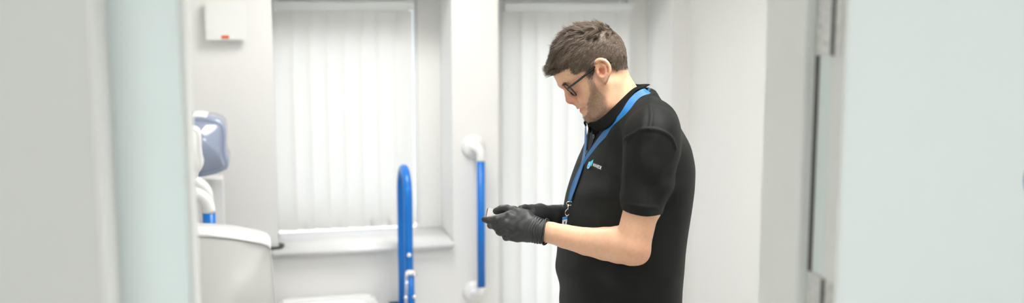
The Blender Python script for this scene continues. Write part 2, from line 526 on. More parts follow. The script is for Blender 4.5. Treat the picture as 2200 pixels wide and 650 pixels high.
# two on the left wall, seen one behind the other
def side_rail(px_c, py_top, py_blue, Y, label, zlow):
    c = on_y(px_c, py_blue, Y); zt = on_y(px_c, py_top, Y)[2] - 0.02
    r = empty('grab_rail', (XL, Y, zlow)); tag(r, label, 'grab rail')
    o = np.array([XL, Y, zlow]); X = c[0]
    def loc(x, z): return [x - o[0], 0, z - o[2]]
    flange_x('flange', loc(XL, zt), r); flange_x('flange', loc(XL, zlow + 0.02), r)
    arc = [loc(XL + 0.01, zt), loc(X - 0.06, zt)] + [loc(X - 0.06 + 0.06 * math.sin(a), zt - 0.06 + 0.06 * math.cos(a)) for a in np.linspace(0.25, math.pi / 2, 7)] + [loc(X, c[2])]
    tube('elbow', np.array(arc), 0.021, M_PLASTIC, r, 18)
    tube('bar', np.array([loc(X, c[2]), loc(X, zlow + 0.10)]), 0.0205, M_BLUE, r, 18)
    arc = [loc(X, zlow + 0.10)] + [loc(X - 0.06 + 0.06 * math.cos(a), zlow + 0.08 - 0.06 * math.sin(a)) for a in np.linspace(0.1, math.pi / 2, 7)] + [loc(XL + 0.01, zlow + 0.02)]
    tube('elbow', np.array(arc), 0.021, M_PLASTIC, r, 18)
side_rail(449, 399, 456, 3.50, 'nearer grab rail with white elbow and blue bar behind the white bin', 0.62)
side_rail(449, 374, 520, 3.625, 'farther grab rail, its white elbow showing above the nearer one', 0.62)

# folded-up drop-down rail in the middle
XD = on_y(877, 450, 3.90)[0]
za = on_y(877, 354, 3.98)[2]
dr = empty('support_rail', (XD, W1, 0.55)); tag(dr, 'blue hinged support rail folded upright in front of the window sill', 'support rail')
def dl(y, z, x=0.0): return [x, y - W1, z - 0.55]
yN, yF, rt = 3.90, 4.10, 0.0165
top = [dl((yN + yF) / 2 + 0.100 * math.cos(a), za - 0.0165 - 0.100 + 0.100 * math.sin(a)) for a in np.linspace(0, math.pi, 13)]
pts = [dl(yF, 0.60), dl(yF, 0.85)] + top + [dl(yN, 0.85), dl(yN, 0.60)]
tube('rail_tube', np.array(pts), rt, M_BLUE, dr, 18)
bm = bmesh.new(); box(bm, -0.05, 0.05, -0.012, 0, -0.12, 0.06, 0.006); from_bm('wall_plate', bm, M_BLUE, dr)
bm = bmesh.new(); box(bm, -0.022, 0.022, -0.33, -0.010, 0.0, 0.05, 0.006); from_bm('hinge_bracket', bm, M_BLUE, dr)
def dz(px, py, Y): return on_y(px, py, Y)
c = dz(879, 547, yN - 0.02); screw_cap((c[0] - XD, c[1] - W1, c[2] - 0.55), dr, 'y', 0.0085, -0.006)
# folding leg clipped beside the near tube
lt = dz(881, 583, yN - 0.045)
leg = tube('leg', np.array([dl(yN - 0.045, lt[2], lt[0] - XD), dl(yN - 0.045, 0.62, lt[0] - XD + 0.004)]), 0.0150, M_BLUE, dr, 16)
lathe('leg_cap', [(0, 0.006), (0.012, 0.005), (0.0175, 0.001), (0.0175, -0.006), (0.0155, -0.010), (0, -0.011)], M_PLASTIC, leg, 'z', dl(yN - 0.045, lt[2], lt[0] - XD), 20)
for (px, py) in ((874, 589), (891, 590), (872, 638), (890, 636)):
    c = dz(px, py, yN - 0.06)
    lathe('bolt', [(0, 0.0), (0.0085, 0.0), (0.0085, -0.007), (0.005, -0.011), (0, -0.012)], M_CHROME, dr, 'y', (c[0] - XD, c[1] - W1, c[2] - 0.55), 14)
for (dx) in (-1.5, 2.5):
    a, b = dz(873 + dx, 592, yN - 0.065), dz(871 + dx, 650, yN - 0.065)
    tube('link_rod', np.array([[a[0] - XD, a[1] - W1, a[2] - 0.55], [b[0] - XD, b[1] - W1, b[2] - 0.60]]), 0.0022, M_CHROME, dr, 8)

# ------------------------------------------------------------------ things along the left wall
M_SMOKE = mat('smoky_blue_plastic', (0.44, 0.51, 0.68), 0.16, trans=0.35, coat=0.4, var=0.04, vscale=8)
Yd = 3.80
prof = [(415, 252), (428, 252), (446, 254), (462, 257), (474, 262), (481, 270), (484, 282), (485, 300), (484, 325), (487, 338), (491, 347), (491, 356), (487, 364), (474, 370), (458, 375), (440, 379), (424, 381)]
Yq = Yd - 0.12
poly = [(XL, on_y(415, 381, Yq)[2]), (XL, on_y(415, 252, Yq)[2])] + [tuple(on_y(a, b, Yq)[[0, 2]]) for a, b in prof]
td = empty('towel_dispenser', (XL, Yd, poly[0][1])); tag(td, 'smoky blue translucent towel dispenser on the left wall', 'dispenser')
pl = [(a - XL, b - poly[0][1]) for a, b in poly]
extrude_poly('cover', pl, -0.13, 0.13, M_SMOKE, td, 0.018, 4)
zz = pl[1][1]
one_box('back_plate', (0, 0.012, -0.125, 0.125, 0.01, zz - 0.01), M_PLASTIC, td, 0.003)
cy = lathe('paper_roll', [(0.02, -0.10), (0.085, -0.10), (0.085, 0.10), (0.02, 0.10)], mat('paper', (0.8, 0.8, 0.78), 0.9, bump=0.2), td, 'y', (0.115, 0, zz * 0.60), 28)
shade_flat_edges(cy)

Ys = 3.38
prof = [(412, 272), (421, 273), (428, 278), (431, 288), (432, 318), (434, 335), (437, 347), (436, 356), (430, 365), (420, 370), (412, 372)]
z0 = on_y(412, 372, Ys)[2]
poly = [(0, 0), (0, on_y(412, 272, Ys)[2] - z0)] + [(on_y(a, b, Ys)[0] - XL, on_y(a, b, Ys)[2] - z0) for a, b in prof]
sd = empty('soap_dispenser', (XL, Ys, z0)); tag(sd, 'small white soap dispenser in front of the blue towel dispenser', 'dispenser')
extrude_poly('cover', poly, -0.055, 0.055, M_PLASTIC, sd, 0.012, 4)
one_box('push_bar', (0.05, 0.13, -0.045, 0.045, -0.012, 0.012), M_PLASTIC, sd, 0.004)

# slim panel behind the rails
pz = on_y(470, 384, 3.95)[2]; pxr = on_y(480, 430, 3.95)[0]
sp = empty('pipe_casing', (XL, 3.95, 0)); tag(sp, 'slim white upright casing below the blue towel dispenser', 'casing')
from_bm('front_board', box(bmesh.new(), 0, pxr - XL, -0.05, -0.035, 0, pz, 0.002), M_PLASTIC, sp)
from_bm('side_board', box(bmesh.new(), pxr - XL - 0.015, pxr - XL, -0.035, 0.10, 0, pz, 0.002), M_PLASTIC, sp)
from_bm('top_board', box(bmesh.new(), 0, pxr - XL - 0.015, -0.035, 0.10, pz - 0.015, pz, 0.002), M_PLASTIC, sp)

# tall slim bin with a sloping lid
YB = 3.20
bin_ = empty('waste_bin', (XL + 0.02, YB, 0)); tag(bin_, 'tall slim white plastic bin with a sloping curved lid', 'bin')
ob = np.array(bin_.location)
edge = [(412, 501), (430, 502), (460, 503), (500, 507), (535, 513), (560, 518), (574, 523), (581, 530)]
topc = [(on_y(a, b, YB)[0] - ob[0], on_y(a, b, YB)[2]) for a, b in edge]
xr_top, xr_650 = topc[-1], on_y(592, 650, YB)
slope = (xr_650[0] - ob[0] - xr_top[0]) / (xr_top[1] - xr_650[2])
xb = xr_top[0] + slope * (xr_top[1] - 0.0)
body = [(0, 0), (0, topc[0][1] + 0.004)] + topc + [(xr_top[0] + slope * 0.25, xr_top[1] - 0.25), (xr_top[0] + slope * 0.5, xr_top[1] - 0.5), (xr_top[0] + slope * 0.5 + 0.01, 0)]
M_BIN_SHADED = mat('bin_body_shaded', (0.55, 0.55, 0.535), 0.4, var=0.01)  # greyer than the lid: shade on the front put into the colour
extrude_poly('body', [(a, b - 0.006) if b > 0.5 else (a, b) for a, b in body], 0.0, 0.147, M_BIN_SHADED, bin_, 0.006, 3)
lid_t = [(x, z + 0.004) for x, z in topc]
lid = [(-0.0, topc[0][1] - 0.002)] + [(x + (0.004 if i == len(topc) - 1 else 0), z - 0.004) for i, (x, z) in enumerate(topc)]
lid = [(0, lid_t[0][1])] + lid_t[:-1] + [(topc[-1][0] + 0.002, topc[-1][1] + 0.001)] + [(topc[-1][0] + 0.002, topc[-1][1] - 0.006)] + [(x, z - 0.008) for x, z in reversed(topc[:-1])] + [(0, topc[0][1] - 0.008)]
extrude_poly('lid', lid, -0.003, 0.150, M_PLASTIC, bin_, 0.002, 2)

# dark dish at the end of the sill
c = on_y(596, 529, 4.21)
dish = empty('soap_dish', (on_y(593, 528, 4.22)[0] - 0.005, 4.22, sill_z)); tag(dish, 'small dark round dish at the left end of the window sill', 'dish')
M_DARK = mat('dark_green_grey_glaze', (0.07, 0.08, 0.07), 0.3, var=0.1)
o = lathe('bowl', [(0.0, 0.0), (0.030, 0.0), (0.038, 0.008), (0.040, 0.014), (0.036, 0.014), (0.030, 0.007), (0.0, 0.005)], M_DARK, dish, n=28)

# wash basin under the window (only its back rim shows)
bzv = on_y(720, 641, 4.14)[2]
x0b, x1b = on_y(596, 641, 4.1)[0], on_y(812, 645, 4.1)[0]
ba = empty('wash_basin', ((x0b + x1b) / 2, W1, 0)); tag(ba, 'white ceramic wash basin below the window sill', 'basin')
hw = (x1b - x0b) / 2
def rrect(hw, y0, y1, r, z, n=6):
    P = []
    for (cx, cy, a0) in ((hw - r, y1 - r, 0), (-hw + r, y1 - r, 90), (-hw + r, y0 + r, 180), (hw - r, y0 + r, 270)):
        for k in range(n + 1):
            a = math.radians(a0 + 90 * k / n)
            P.append((cx + r * math.cos(a), cy + r * math.sin(a), z))
    return P
rings = [rrect(hw * 0.55, -0.20, -0.03, 0.03, bzv - 0.17), rrect(hw * 0.85, -0.28, -0.001, 0.05, bzv - 0.10), rrect(hw, -0.31, -0.001, 0.06, bzv - 0.035), rrect(hw, -0.31, -0.001, 0.06, bzv - 0.008),
         rrect(hw - 0.007, -0.303, -0.006, 0.055, bzv), rrect(hw - 0.02, -0.29, -0.075, 0.05, bzv), rrect(hw - 0.03, -0.28, -0.085, 0.05, bzv - 0.012), rrect(hw * 0.6, -0.22, -0.12, 0.04, bzv - 0.10), rrect(hw * 0.2, -0.18, -0.15, 0.014, bzv - 0.11)]
nR = len(rings[0]); V = [p for r in rings for p in r]
F = [(i * nR + k, i * nR + (k + 1) % nR, (i + 1) * nR + (k + 1) % nR, (i + 1) * nR + k) for i in range(len(rings) - 1) for k in range(nR)]
F += [tuple(reversed(range(nR))), tuple((len(rings) - 1) * nR + k for k in range(nR))]
o = from_np('bowl', V, F, M_CERAM, ba); shade_flat_edges(o, 50)
lathe('pedestal', [(0.05, bzv - 0.165), (0.06, 0.3), (0.085, 0.03), (0.09, 0.0)], M_CERAM, ba, 'z', (0, -0.12, 0), 24)
#PERSON
# ------------------------------------------------------------------ implicit-surface toolkit
def smin(a, b, k):
    if k <= 0: return np.minimum(a, b)
    h = np.maximum(k - np.abs(a - b), 0) / k
    return np.minimum(a, b) - h * h * k * 0.25

class Field:
    def __init__(s, lo, hi, res):
        s.lo = np.array(lo, float); s.res = res
        s.n = np.ceil((np.array(hi) - s.lo) / res).astype(int) + 1
        s.ax = [(s.lo[i] + res * np.arange(s.n[i])).astype(np.float32) for i in range(3)]
        s.F = np.full(tuple(s.n), 1.0, np.float32)
    def blk(s, lo, hi):
        i0 = np.clip(np.floor((np.array(lo) - s.lo) / s.res).astype(int), 0, s.n - 1)
        i1 = np.clip(np.ceil((np.array(hi) - s.lo) / s.res).astype(int) + 1, 1, s.n)
        sl = tuple(slice(a, b) for a, b in zip(i0, i1))
        return sl, s.ax[0][sl[0]][:, None, None], s.ax[1][sl[1]][None, :, None], s.ax[2][sl[2]][None, None, :]
    def put(s, fn, lo, hi, k=0.0, cut=False):
        m = k + 4 * s.res
        sl, X, Y, Z = s.blk(np.array(lo) - m, np.array(hi) + m)
        if min(x.stop - x.start for x in sl) <= 0: return
        d = fn(X, Y, Z).astype(np.float32)
        if cut: s.F[sl] = -smin(-s.F[sl], d, k)
        else: s.F[sl] = smin(s.F[sl], d, k)
    def rc(s, a, b, r1, r2, k=0.0, cut=False):
        a = np.array(a, float); b = np.array(b, float); ba = b - a; bb = max(ba @ ba, 1e-12)
        def fn(X, Y, Z):
            h = np.clip(((X - a[0]) * ba[0] + (Y - a[1]) * ba[1] + (Z - a[2]) * ba[2]) / bb, 0, 1)
            return np.sqrt((X - a[0] - h * ba[0]) ** 2 + (Y - a[1] - h * ba[1]) ** 2 + (Z - a[2] - h * ba[2]) ** 2) - (r1 + (r2 - r1) * h)
        r = max(r1, r2)
        s.put(fn, np.minimum(a, b) - r, np.maximum(a, b) + r, k, cut)
    def chain(s, pts, k=0.0, cut=False):
        for p, q in zip(pts[:-1], pts[1:]): s.rc(p[0], q[0], p[1], q[1], k, cut)
    def ell(s, c, axes, rad, k=0.0, cut=False):
        c = np.array(c, float); A = np.array(axes, float); r = np.array(rad, float)
        def fn(X, Y, Z):
            k0 = 0; k1 = 0
            for i in range(3):
                q = (X - c[0]) * A[i, 0] + (Y - c[1]) * A[i, 1] + (Z - c[2]) * A[i, 2]
                k0 = k0 + (q / r[i]) ** 2; k1 = k1 + (q / r[i] ** 2) ** 2
            k0 = np.sqrt(k0); return k0 * (k0 - 1) / np.sqrt(k1 + 1e-9)
        ext = np.sqrt(((A * r[:, None]) ** 2).sum(0))
        s.put(fn, c - ext, c + ext, k, cut)
    def at(s, P):
        q = (np.asarray(P, float) - s.lo) / s.res
        i = np.clip(np.floor(q).astype(int), 0, s.n - 2); f = np.clip(q - i, 0, 1)
        o = 0
        for dx in (0, 1):
            for dy in (0, 1):
                for dz in (0, 1):
                    w = (f[..., 0] if dx else 1 - f[..., 0]) * (f[..., 1] if dy else 1 - f[..., 1]) * (f[..., 2] if dz else 1 - f[..., 2])
                    o = o + w * s.F[i[..., 0] + dx, i[..., 1] + dy, i[..., 2] + dz]
        return o
    def grad(s, P, e=None):
        e = e or 1.5 * s.res; P = np.asarray(P, float)
        g = np.stack([s.at(P + np.eye(3)[i] * e) - s.at(P - np.eye(3)[i] * e) for i in range(3)], -1)
        return g / (np.linalg.norm(g, axis=-1, keepdims=True) + 1e-9)
    def hit(s, px, py, d0=2.0, d1=2.9):
        r = ray_cam(px, py); r = r / r[1]
        t = np.arange(d0, d1, 0.0015)
        P = r[None, :] * t[:, None] + np.array([0, 0, CZ])
        inb = np.all((P > s.lo) & (P < s.lo + (s.n - 1) * s.res), axis=1)
        v = np.where(inb, s.at(P), 1.0)
        w = np.nonzero(v < 0)[0]
        if not len(w):
            j = int(np.argmin(v)); return P[j], s.grad(P[j])
        j = w[0]; f = v[j - 1] / (v[j - 1] - v[j] + 1e-9) if j else 0
        p = P[j - 1] + (P[j] - P[j - 1]) * f
        return p, s.grad(p)
    def mesh(s):
        F = s.F; I = F < 0
        n = F.shape
        c = [I[dx:n[0] - 1 + dx, dy:n[1] - 1 + dy, dz:n[2] - 1 + dz] for dx in (0, 1) for dy in (0, 1) for dz in (0, 1)]
        anyi = c[0].copy(); alli = c[0].copy()
        for q in c[1:]: anyi |= q; alli &= q
        act = anyi & ~alli
        ix = np.argwhere(act)
        idm = np.full(act.shape, -1, np.int64); idm[act] = np.arange(len(ix))
        cor = np.array([(dx, dy, dz) for dx in (0, 1) for dy in (0, 1) for dz in (0, 1)])
        val = np.stack([F[ix[:, 0] + d[0], ix[:, 1] + d[1], ix[:, 2] + d[2]] for d in cor], 1)
        acc = np.zeros((len(ix), 3)); cnt = np.zeros(len(ix))
        for a in range(8):
            for b in range(a + 1, 8):
                if np.abs(cor[a] - cor[b]).sum() != 1: continue
                m = (val[:, a] < 0) != (val[:, b] < 0)
                t = val[m, a] / (val[m, a] - val[m, b])
                acc[m] += cor[a] + t[:, None] * (cor[b] - cor[a]); cnt[m] += 1
        V = s.lo + s.res * (ix + acc / cnt[:, None])
        Q = []
        for axs in range(3):
            u, v = [(1, 2), (2, 0), (0, 1)][axs]
            sl0 = [slice(1, n[i] - 1) for i in range(3)]; sl1 = list(sl0)
            sl0[axs] = slice(0, n[axs] - 1); sl1[axs] = slice(1, n[axs])
            A = I[tuple(sl0)]; B = I[tuple(sl1)]
            for inside, flip in ((A & ~B, False), (~A & B, True)):
                e = np.argwhere(inside)
                if not len(e): continue
                e = e + np.array([0 if i == axs else 1 for i in range(3)])
                du = np.eye(3, dtype=int)[u]; dv = np.eye(3, dtype=int)[v]
                q = [e - du - dv, e - dv, e, e - du]
                q = [idm[w[:, 0], w[:, 1], w[:, 2]] for w in q]
                q = np.stack(q if not flip else q[::-1], 1)
                Q.append(q)
        return V, np.concatenate(Q)

def big_mesh(name, V, Q, m, parent, colors=None, cname='tone', org=None):
    """numpy verts and quads -> mesh object, with an optional colour attribute"""
    if org is not None: V = V - org
    me = bpy.data.meshes.new(name)
    k = Q.shape[1]
    me.vertices.add(len(V)); me.vertices.foreach_set('co', V.astype(np.float32).ravel())
    me.loops.add(Q.size); me.loops.foreach_set('vertex_index', Q.astype(np.int32).ravel())
    me.polygons.add(len(Q)); me.polygons.foreach_set('loop_start', np.arange(0, Q.size, k, dtype=np.int32))
    me.polygons.foreach_set('use_smooth', np.ones(len(Q), bool))
    me.update(calc_edges=True); me.validate()
    if colors is not None:
        at = me.color_attributes.new(cname, 'FLOAT_COLOR', 'POINT')
        at.data.foreach_set('color', np.concatenate([colors, np.ones((len(colors), 1))], 1).astype(np.float32).ravel())
    return link(name, me, m, parent)

# ------------------------------------------------------------------ the man
ORG = np.array([0.29, 2.50, 0.0])
person = empty('person', to_room(ORG), -PSI)
tag(person, 'bearded man in black polo shirt and glasses, head bowed over a phone', 'person')
UP = np.array([0, 0, 1.0])
HY = math.radians(8)                                   # the head is turned a little towards the camera
HF = np.array([-math.cos(HY), -math.sin(HY), 0]); HL = np.array([math.sin(HY), -math.cos(HY), 0])
HC = ca(1262, 140, 2.50)
TY = math.radians(13)
TF = np.array([-math.cos(TY), -math.sin(TY), 0]); TL = np.array([math.sin(TY), -math.cos(TY), 0])
TC = ca(1340, 400, 2.50)

def on_plane(px, py, l, C, L):
    r = ray_cam(px, py); o = np.array([0, 0, CZ])
    t = ((C + l * L - o) @ L) / (r @ L)
    return o + r * t
def H(px, py, l=0.0): return on_plane(px, py, l, HC, HL)
def T(px, py, l=0.0): return on_plane(px, py, l, TC, TL)
def mirror(p, C, L):
    return p - 2 * ((p - C) @ L) * L

# in-plane head axes (bowed about 33 degrees)
th = math.radians(33)
hf = math.cos(th) * HF - math.sin(th) * UP
hu = math.sin(th) * HF + math.cos(th) * UP
HAX = np.array([hf, hu, HL])

body = Field((0.02, 2.06, 0.95), (0.56, 2.98, 1.82), 0.0023)
B = body
def two(fn, *pts):
    """add a feature on both sides of the head"""
    fn(*pts); fn(*[mirror(p, HC, HL) for p in pts])
# cranium
B.ell(H(1259, 127), HAX, (0.0830, 0.0765, 0.0765))
B.ell(H(1290, 118), HAX, (0.056, 0.062, 0.070), 0.03)
B.ell(H(1228, 150), HAX, (0.036, 0.046, 0.056), 0.025)       # forehead
# face mass
fd = H(1262, 250) - H(1222, 170); fd /= np.linalg.norm(fd)
fo = np.cross(fd, HL); fo /= np.linalg.norm(fo)
FAX = np.array([fd, fo, HL])
B.ell(H(1273, 195), FAX, (0.066, 0.042, 0.059), 0.02)
B.ell(H(1249, 208), FAX, (0.033, 0.020, 0.034), 0.018)       # muzzle
# jaw
def jawl(a, b, c_, d):
    B.rc(a, b, 0.0135, 0.0155, 0.02); B.rc(b, c_, 0.0155, 0.016, 0.02); B.rc(c_, d, 0.016, 0.018, 0.02)
two(jawl, H(1275, 247, 0.008), H(1285, 240, 0.034), H(1302, 222, 0.052), H(1297, 180, 0.060))
B.ell(H(1272, 247.5), FAX, (0.0155, 0.0145, 0.021), 0.012)  # chin
B.rc(H(1290, 238), H(1312, 235), 0.030, 0.040, 0.02)        # under the chin
# brow, cheek bones
two(lambda a, b: B.rc(a, b, 0.0085, 0.0075, 0.012), H(1210, 180, 0.006), H(1223, 177, 0.042))
two(lambda a: B.ell(a, FAX, (0.018, 0.012, 0.016), 0.02), H(1262, 206, 0.038))
two(lambda a, b: B.rc(a, b, 0.012, 0.012, 0.02), H(1264, 190, 0.053), H(1278, 175, 0.064))
# eye sockets and lids
Pto, Pbo = H(1219.5, 187.0, 0.055), H(1237.0, 205.5, 0.053)
lv = Pbo - Pto; lv -= (lv @ HL) * HL; lv /= np.linalg.norm(lv)
lnrm = np.cross(HL, lv); lnrm /= np.linalg.norm(lnrm)
if lnrm @ hf < 0: lnrm = -lnrm
mid_ = (Pto + Pbo) / 2
LAX = np.array([lv, lnrm, HL])
two(lambda a: B.ell(a, LAX, (0.0215, 0.0105, 0.0275), 0.008, True), mid_ + HL * (0.0330 - (mid_ - HC) @ HL) + lnrm * 0.002)
two(lambda a: B.ell(a, FAX, (0.0115, 0.0115, 0.0145), 0.004), H(1237, 188, 0.031))
two(lambda a, b: B.rc(a, b, 0.0028, 0.0028, 0.004), H(1227, 186, 0.020), H(1237, 181.5, 0.044))
# nose
B.chain([(H(1219, 191), 0.0060), (H(1221.5, 203), 0.0068), (H(1224, 213.5), 0.0082)], 0.010)
B.ell(H(1223.6, 214.6), FAX, (0.0080, 0.0084, 0.0088), 0.005)
two(lambda a: B.ell(a, FAX, (0.0075, 0.0085, 0.0058), 0.006), H(1231, 213, 0.0125))
two(lambda a: B.ell(a, FAX, (0.003, 0.004, 0.003), 0.003, True), H(1228.5, 221.5, 0.0075))
B.rc(H(1228, 219), H(1238, 222), 0.0038, 0.006, 0.006)
two(lambda a, b: B.rc(a, b, 0.0022, 0.0022, 0.006, True), H(1236, 204, 0.0205), H(1242.5, 217, 0.0215))
# lips
two(lambda a, b: B.rc(a, b, 0.0052, 0.0030, 0.005), H(1244.5, 230.3), H(1256, 224.5, 0.023))
two(lambda a, b: B.rc(a, b, 0.0055, 0.0030, 0.004), H(1251.5, 237.5), H(1259, 229, 0.022))
two(lambda a, b: B.rc(a, b, 0.0020, 0.0013, 0.003, True), H(1243.5, 234.8), H(1256, 227.5, 0.0255))
# ear
def ear(m):
    def E(px, py, l):
        p = H(px, py, l); return mirror(p, HC, HL) if m else p
    ax = HAX
    B.rc(E(1284, 155, 0.070), E(1296, 150, 0.078), 0.012, 0.011, 0.008)
    ev = H(1301, 177, 0.08) - H(1290, 127, 0.08); ev /= np.linalg.norm(ev)
    eh = np.cross(ev, HL); EA = np.array([ev, eh, HL])
    B.ell(E(1295, 150, 0.083), EA, (0.0255, 0.0165, 0.0052), 0.004)
    B.ell(E(1300, 171, 0.083), EA, (0.0090, 0.0075, 0.0048), 0.004)
    hx = [(1283, 150, 0.079), (1279.5, 141, 0.081), (1280.5, 133, 0.084), (1286, 128.5, 0.088), (1294, 128, 0.091), (1302, 132, 0.093), (1308, 140, 0.0945), (1310, 150, 0.0945), (1308, 159, 0.093), (1304.5, 167, 0.090), (1301, 174, 0.087)]
    P = spline([E(*h) for h in hx], 3)
    B.chain([(p, 0.0037) for p in P], 0.0022)
    ah = [(1291, 137, 0.0865), (1299, 141, 0.089), (1302, 150, 0.0895), (1300, 160, 0.0885), (1295, 166, 0.087)]
    B.chain([(p, 0.0033) for p in spline([E(*h) for h in ah], 3)], 0.003)
    B.ell(E(1292.5, 154, 0.0885), EA, (0.0098, 0.0062, 0.0095), 0.004, True)     # concha
    B.rc(E(1304.5, 143, 0.0935), E(1304.5, 156, 0.0935), 0.0016, 0.0016, 0.002, True)
    B.rc(E(1285, 135, 0.089), E(1293, 133.5, 0.091), 0.0018, 0.0018, 0.002, True)
    B.ell(E(1284.5, 157, 0.083), EA, (0.0058, 0.0036, 0.0050), 0.003)            # tragus
ear(False); ear(True)
# neck
B.rc(H(1303, 160), T(1349, 262), 0.046, 0.064, 0.03)
B.rc(H(1295, 225), T(1325, 275), 0.034, 0.050, 0.03)
two(lambda a, b: B.rc(a, b, 0.012, 0.011, 0.02), H(1317, 178, 0.046), H(1305, 262, 0.030))
# trunk inside the shirt
B.rc(T(1362, 325), T(1345, 620), 0.08, 0.11, 0.03)
B.rc(T(1385, 285, -0.16), T(1385, 285, 0.16), 0.045, 0.045, 0.03)
# left arm
SHO = ca(1402, 288, 2.305); ELB = ca(1377, 532, 2.262); WRI = ca(1168, 496, 2.372)
B.rc(SHO, ca(1387, 440, 2.272), 0.044, 0.0385, 0.0)
ELB = ca(1358, 529, 2.264)
B.rc(ca(1380, 440, 2.272), ELB, 0.0385, 0.0395, 0.01)
B.rc(ca(1372, 544, 2.264), ca(1362, 540, 2.266), 0.0235, 0.028, 0.012)
B.rc(ELB, ca(1330, 525, 2.282), 0.0395, 0.0415, 0.008)
B.chain([(ca(1330, 525, 2.282), 0.0415), (ca(1300, 523, 2.302), 0.0370), (ca(1260, 518, 2.325), 0.0312), (ca(1213, 507, 2.352), 0.0268), (ca(1185, 499.5, 2.366), 0.0243), (WRI, 0.0236)], 0.004)
# right arm
RSH = T(1395, 292, -0.205); REL = ca(1340, 505, 2.74); RWR = ca(1202, 463, 2.565)
B.rc(RSH, REL, 0.048, 0.042, 0.02); B.rc(REL, RWR, 0.043, 0.024, 0.02)
mline = [B.hit(a, b_, 2.3, 2.7)[0] for a, b_ in spline([(1246, 234.2), (1249.5, 233.8), (1253, 232.6), (1257, 230.8)], 4)]
B.chain([(q_, 0.0013) for q_ in mline], 0.002, True)
B.chain([(mirror(q_, HC, HL), 0.0013) for q_ in mline], 0.002, True)
BV, BQ = B.mesh()
BN = B.grad(BV)

# per-vertex tones: skin flush, stubble, scalp under the hair
def in_poly(x, y, poly):
    x = np.asarray(x); r = np.zeros(x.shape, bool); n = len(poly)
    for i in range(n):
        x1, y1 = poly[i]; x2, y2 = poly[(i + 1) % n]
        c = ((y1 > y) != (y2 > y)) & (x < (x2 - x1) * (y - y1) / (y2 - y1 + 1e-12) + x1)
        r ^= c
    return r
def side_px(P):
    l = (P - HC) @ HL
    Q = P + (np.abs(l) - l)[:, None] * HL
    return project(Q)
def soft_poly(P, poly, sig=3.0, n=9):
    x, y = side_px(P); r2 = np.random.default_rng(3); o = 0
    for i in range(n):
        o = o + in_poly(x + r2.normal(0, sig), y + r2.normal(0, sig), poly)
    return o / n
HAIR = [(1191, 160), (1200, 157), (1213, 149), (1223, 146), (1227, 156), (1240, 159), (1257, 151), (1262, 166), (1272, 170), (1277, 152), (1280, 136), (1296, 126), (1310, 136), (1314, 149), (1328, 150), (1350, 149), (1380, 120), (1360, 10), (1150, 10), (1160, 150)]
BEARD = [(1260, 160), (1274, 162), (1280, 186), (1300, 206), (1304, 230), (1292, 258), (1270, 270), (1250, 262), (1252, 250), (1260, 245), (1264, 236), (1258, 226), (1243, 227), (1236, 225), (1240, 221), (1254, 222), (1264, 218), (1268, 200), (1264, 182)]
top = BV[:, 2] > T(1340, 275)[2]
mh = np.zeros(len(BV)); mb = np.zeros(len(BV))
mh[top] = soft_poly(BV[top], HAIR, 2.6, 15); mb[top] = soft_poly(BV[top], BEARD, 3.0)
px_, py_ = side_px(BV); mb[(px_ < 1262) & (py_ < 233)] *= 0.55
earm = np.abs((BV - HC) @ HL) > 0.0805
mh[earm & top] = 0
skin = np.array([0.735, 0.435, 0.280]); flush = np.array([0.70, 0.270, 0.180]); stub = np.array([0.33, 0.215, 0.145]); scalp = np.array([0.12, 0.085, 0.06])
tone = np.tile(skin, (len(BV), 1))
def blob(c, r, a):
    return a * np.exp(-((BV - c) ** 2).sum(1) / (r * r))
fl = blob(H(1221, 215), 0.018, 0.95) + blob(H(1240, 205, 0.035), 0.020, 0.3) + blob(H(1295, 150, 0.09), 0.028, 0.40) + blob(H(1252, 233), 0.012, 0.45) + blob(H(1291, 153, 0.083), 0.009, 0.5) + blob(ELB + np.array([0.02, -0.02, -0.01]), 0.05, 0.30)
sp = np.sin(BV[:, 0] * 310 + 2 * np.sin(BV[:, 2] * 190)) * np.sin(BV[:, 2] * 270 + BV[:, 1] * 230)
fl = np.clip(fl + 0.05 * sp, 0, 1)[:, None]
tone = tone * (1 - fl) + flush * fl
lipd = np.min([((BV - (H(1247, 234.5) * (1 - t_) + H(1257, 228, 0.021) * t_)) ** 2).sum(1) for t_ in np.linspace(0, 1, 6)], 0)
lipd2 = np.min([((BV - q_ + UP * 0.003) ** 2).sum(1) for q_ in mline], 0)
lipm = np.clip(0.5 * np.exp(-lipd / 0.0052 ** 2) + 0.7 * np.exp(-lipd2 / 0.0042 ** 2), 0, 0.85)[:, None]
tone = tone * (1 - lipm) + np.array([0.50, 0.19, 0.15]) * lipm
mbv = (0.66 * mb * (1 + 0.12 * sp))[:, None]
tone = tone * (1 - mbv) + stub * mbv
tone = tone * (1 - mh[:, None]) + scalp * mh[:, None]
M_SKIN = mat('skin', tuple(skin), 0.48, sss=0.12, attr='tone', var=0.05, vscale=120, bump=0.10, bscale=700)
big_mesh('body', BV, BQ, M_SKIN, person, tone, 'tone', ORG)['label'] = 'fair skin of face, neck and bare forearm'

# eyes
M_EYE = mat('eye_white', (0.75, 0.72, 0.70), 0.15, var=0.02)
M_IRIS = mat('iris', (0.05, 0.04, 0.035), 0.15, var=0.2, vscale=900)
for sgn_ in (1, -1):
    c = H(1237.2, 188.8, 0.031)
    if sgn_ < 0: c = mirror(c, HC, HL)
    e = Field(c - 0.014, c + 0.014, 0.0014); e.ell(c, np.eye(3), (0.0108,) * 3)
    v, q = e.mesh(); eo = big_mesh('eye', v, q, M_EYE, person, org=ORG)
    g = -fo if (H(1200, 190) - c) @ fo < 0 else fo
    gd = hf * 0.8 - hu * 0.6; gd /= np.linalg.norm(gd)
    c2 = c + gd * 0.0064
    e = Field(c2 - 0.009, c2 + 0.009, 0.001); e.ell(c2, np.eye(3), (0.0050,) * 3)
    v, q = e.mesh(); big_mesh('iris', v, q, M_IRIS, eo, org=ORG)

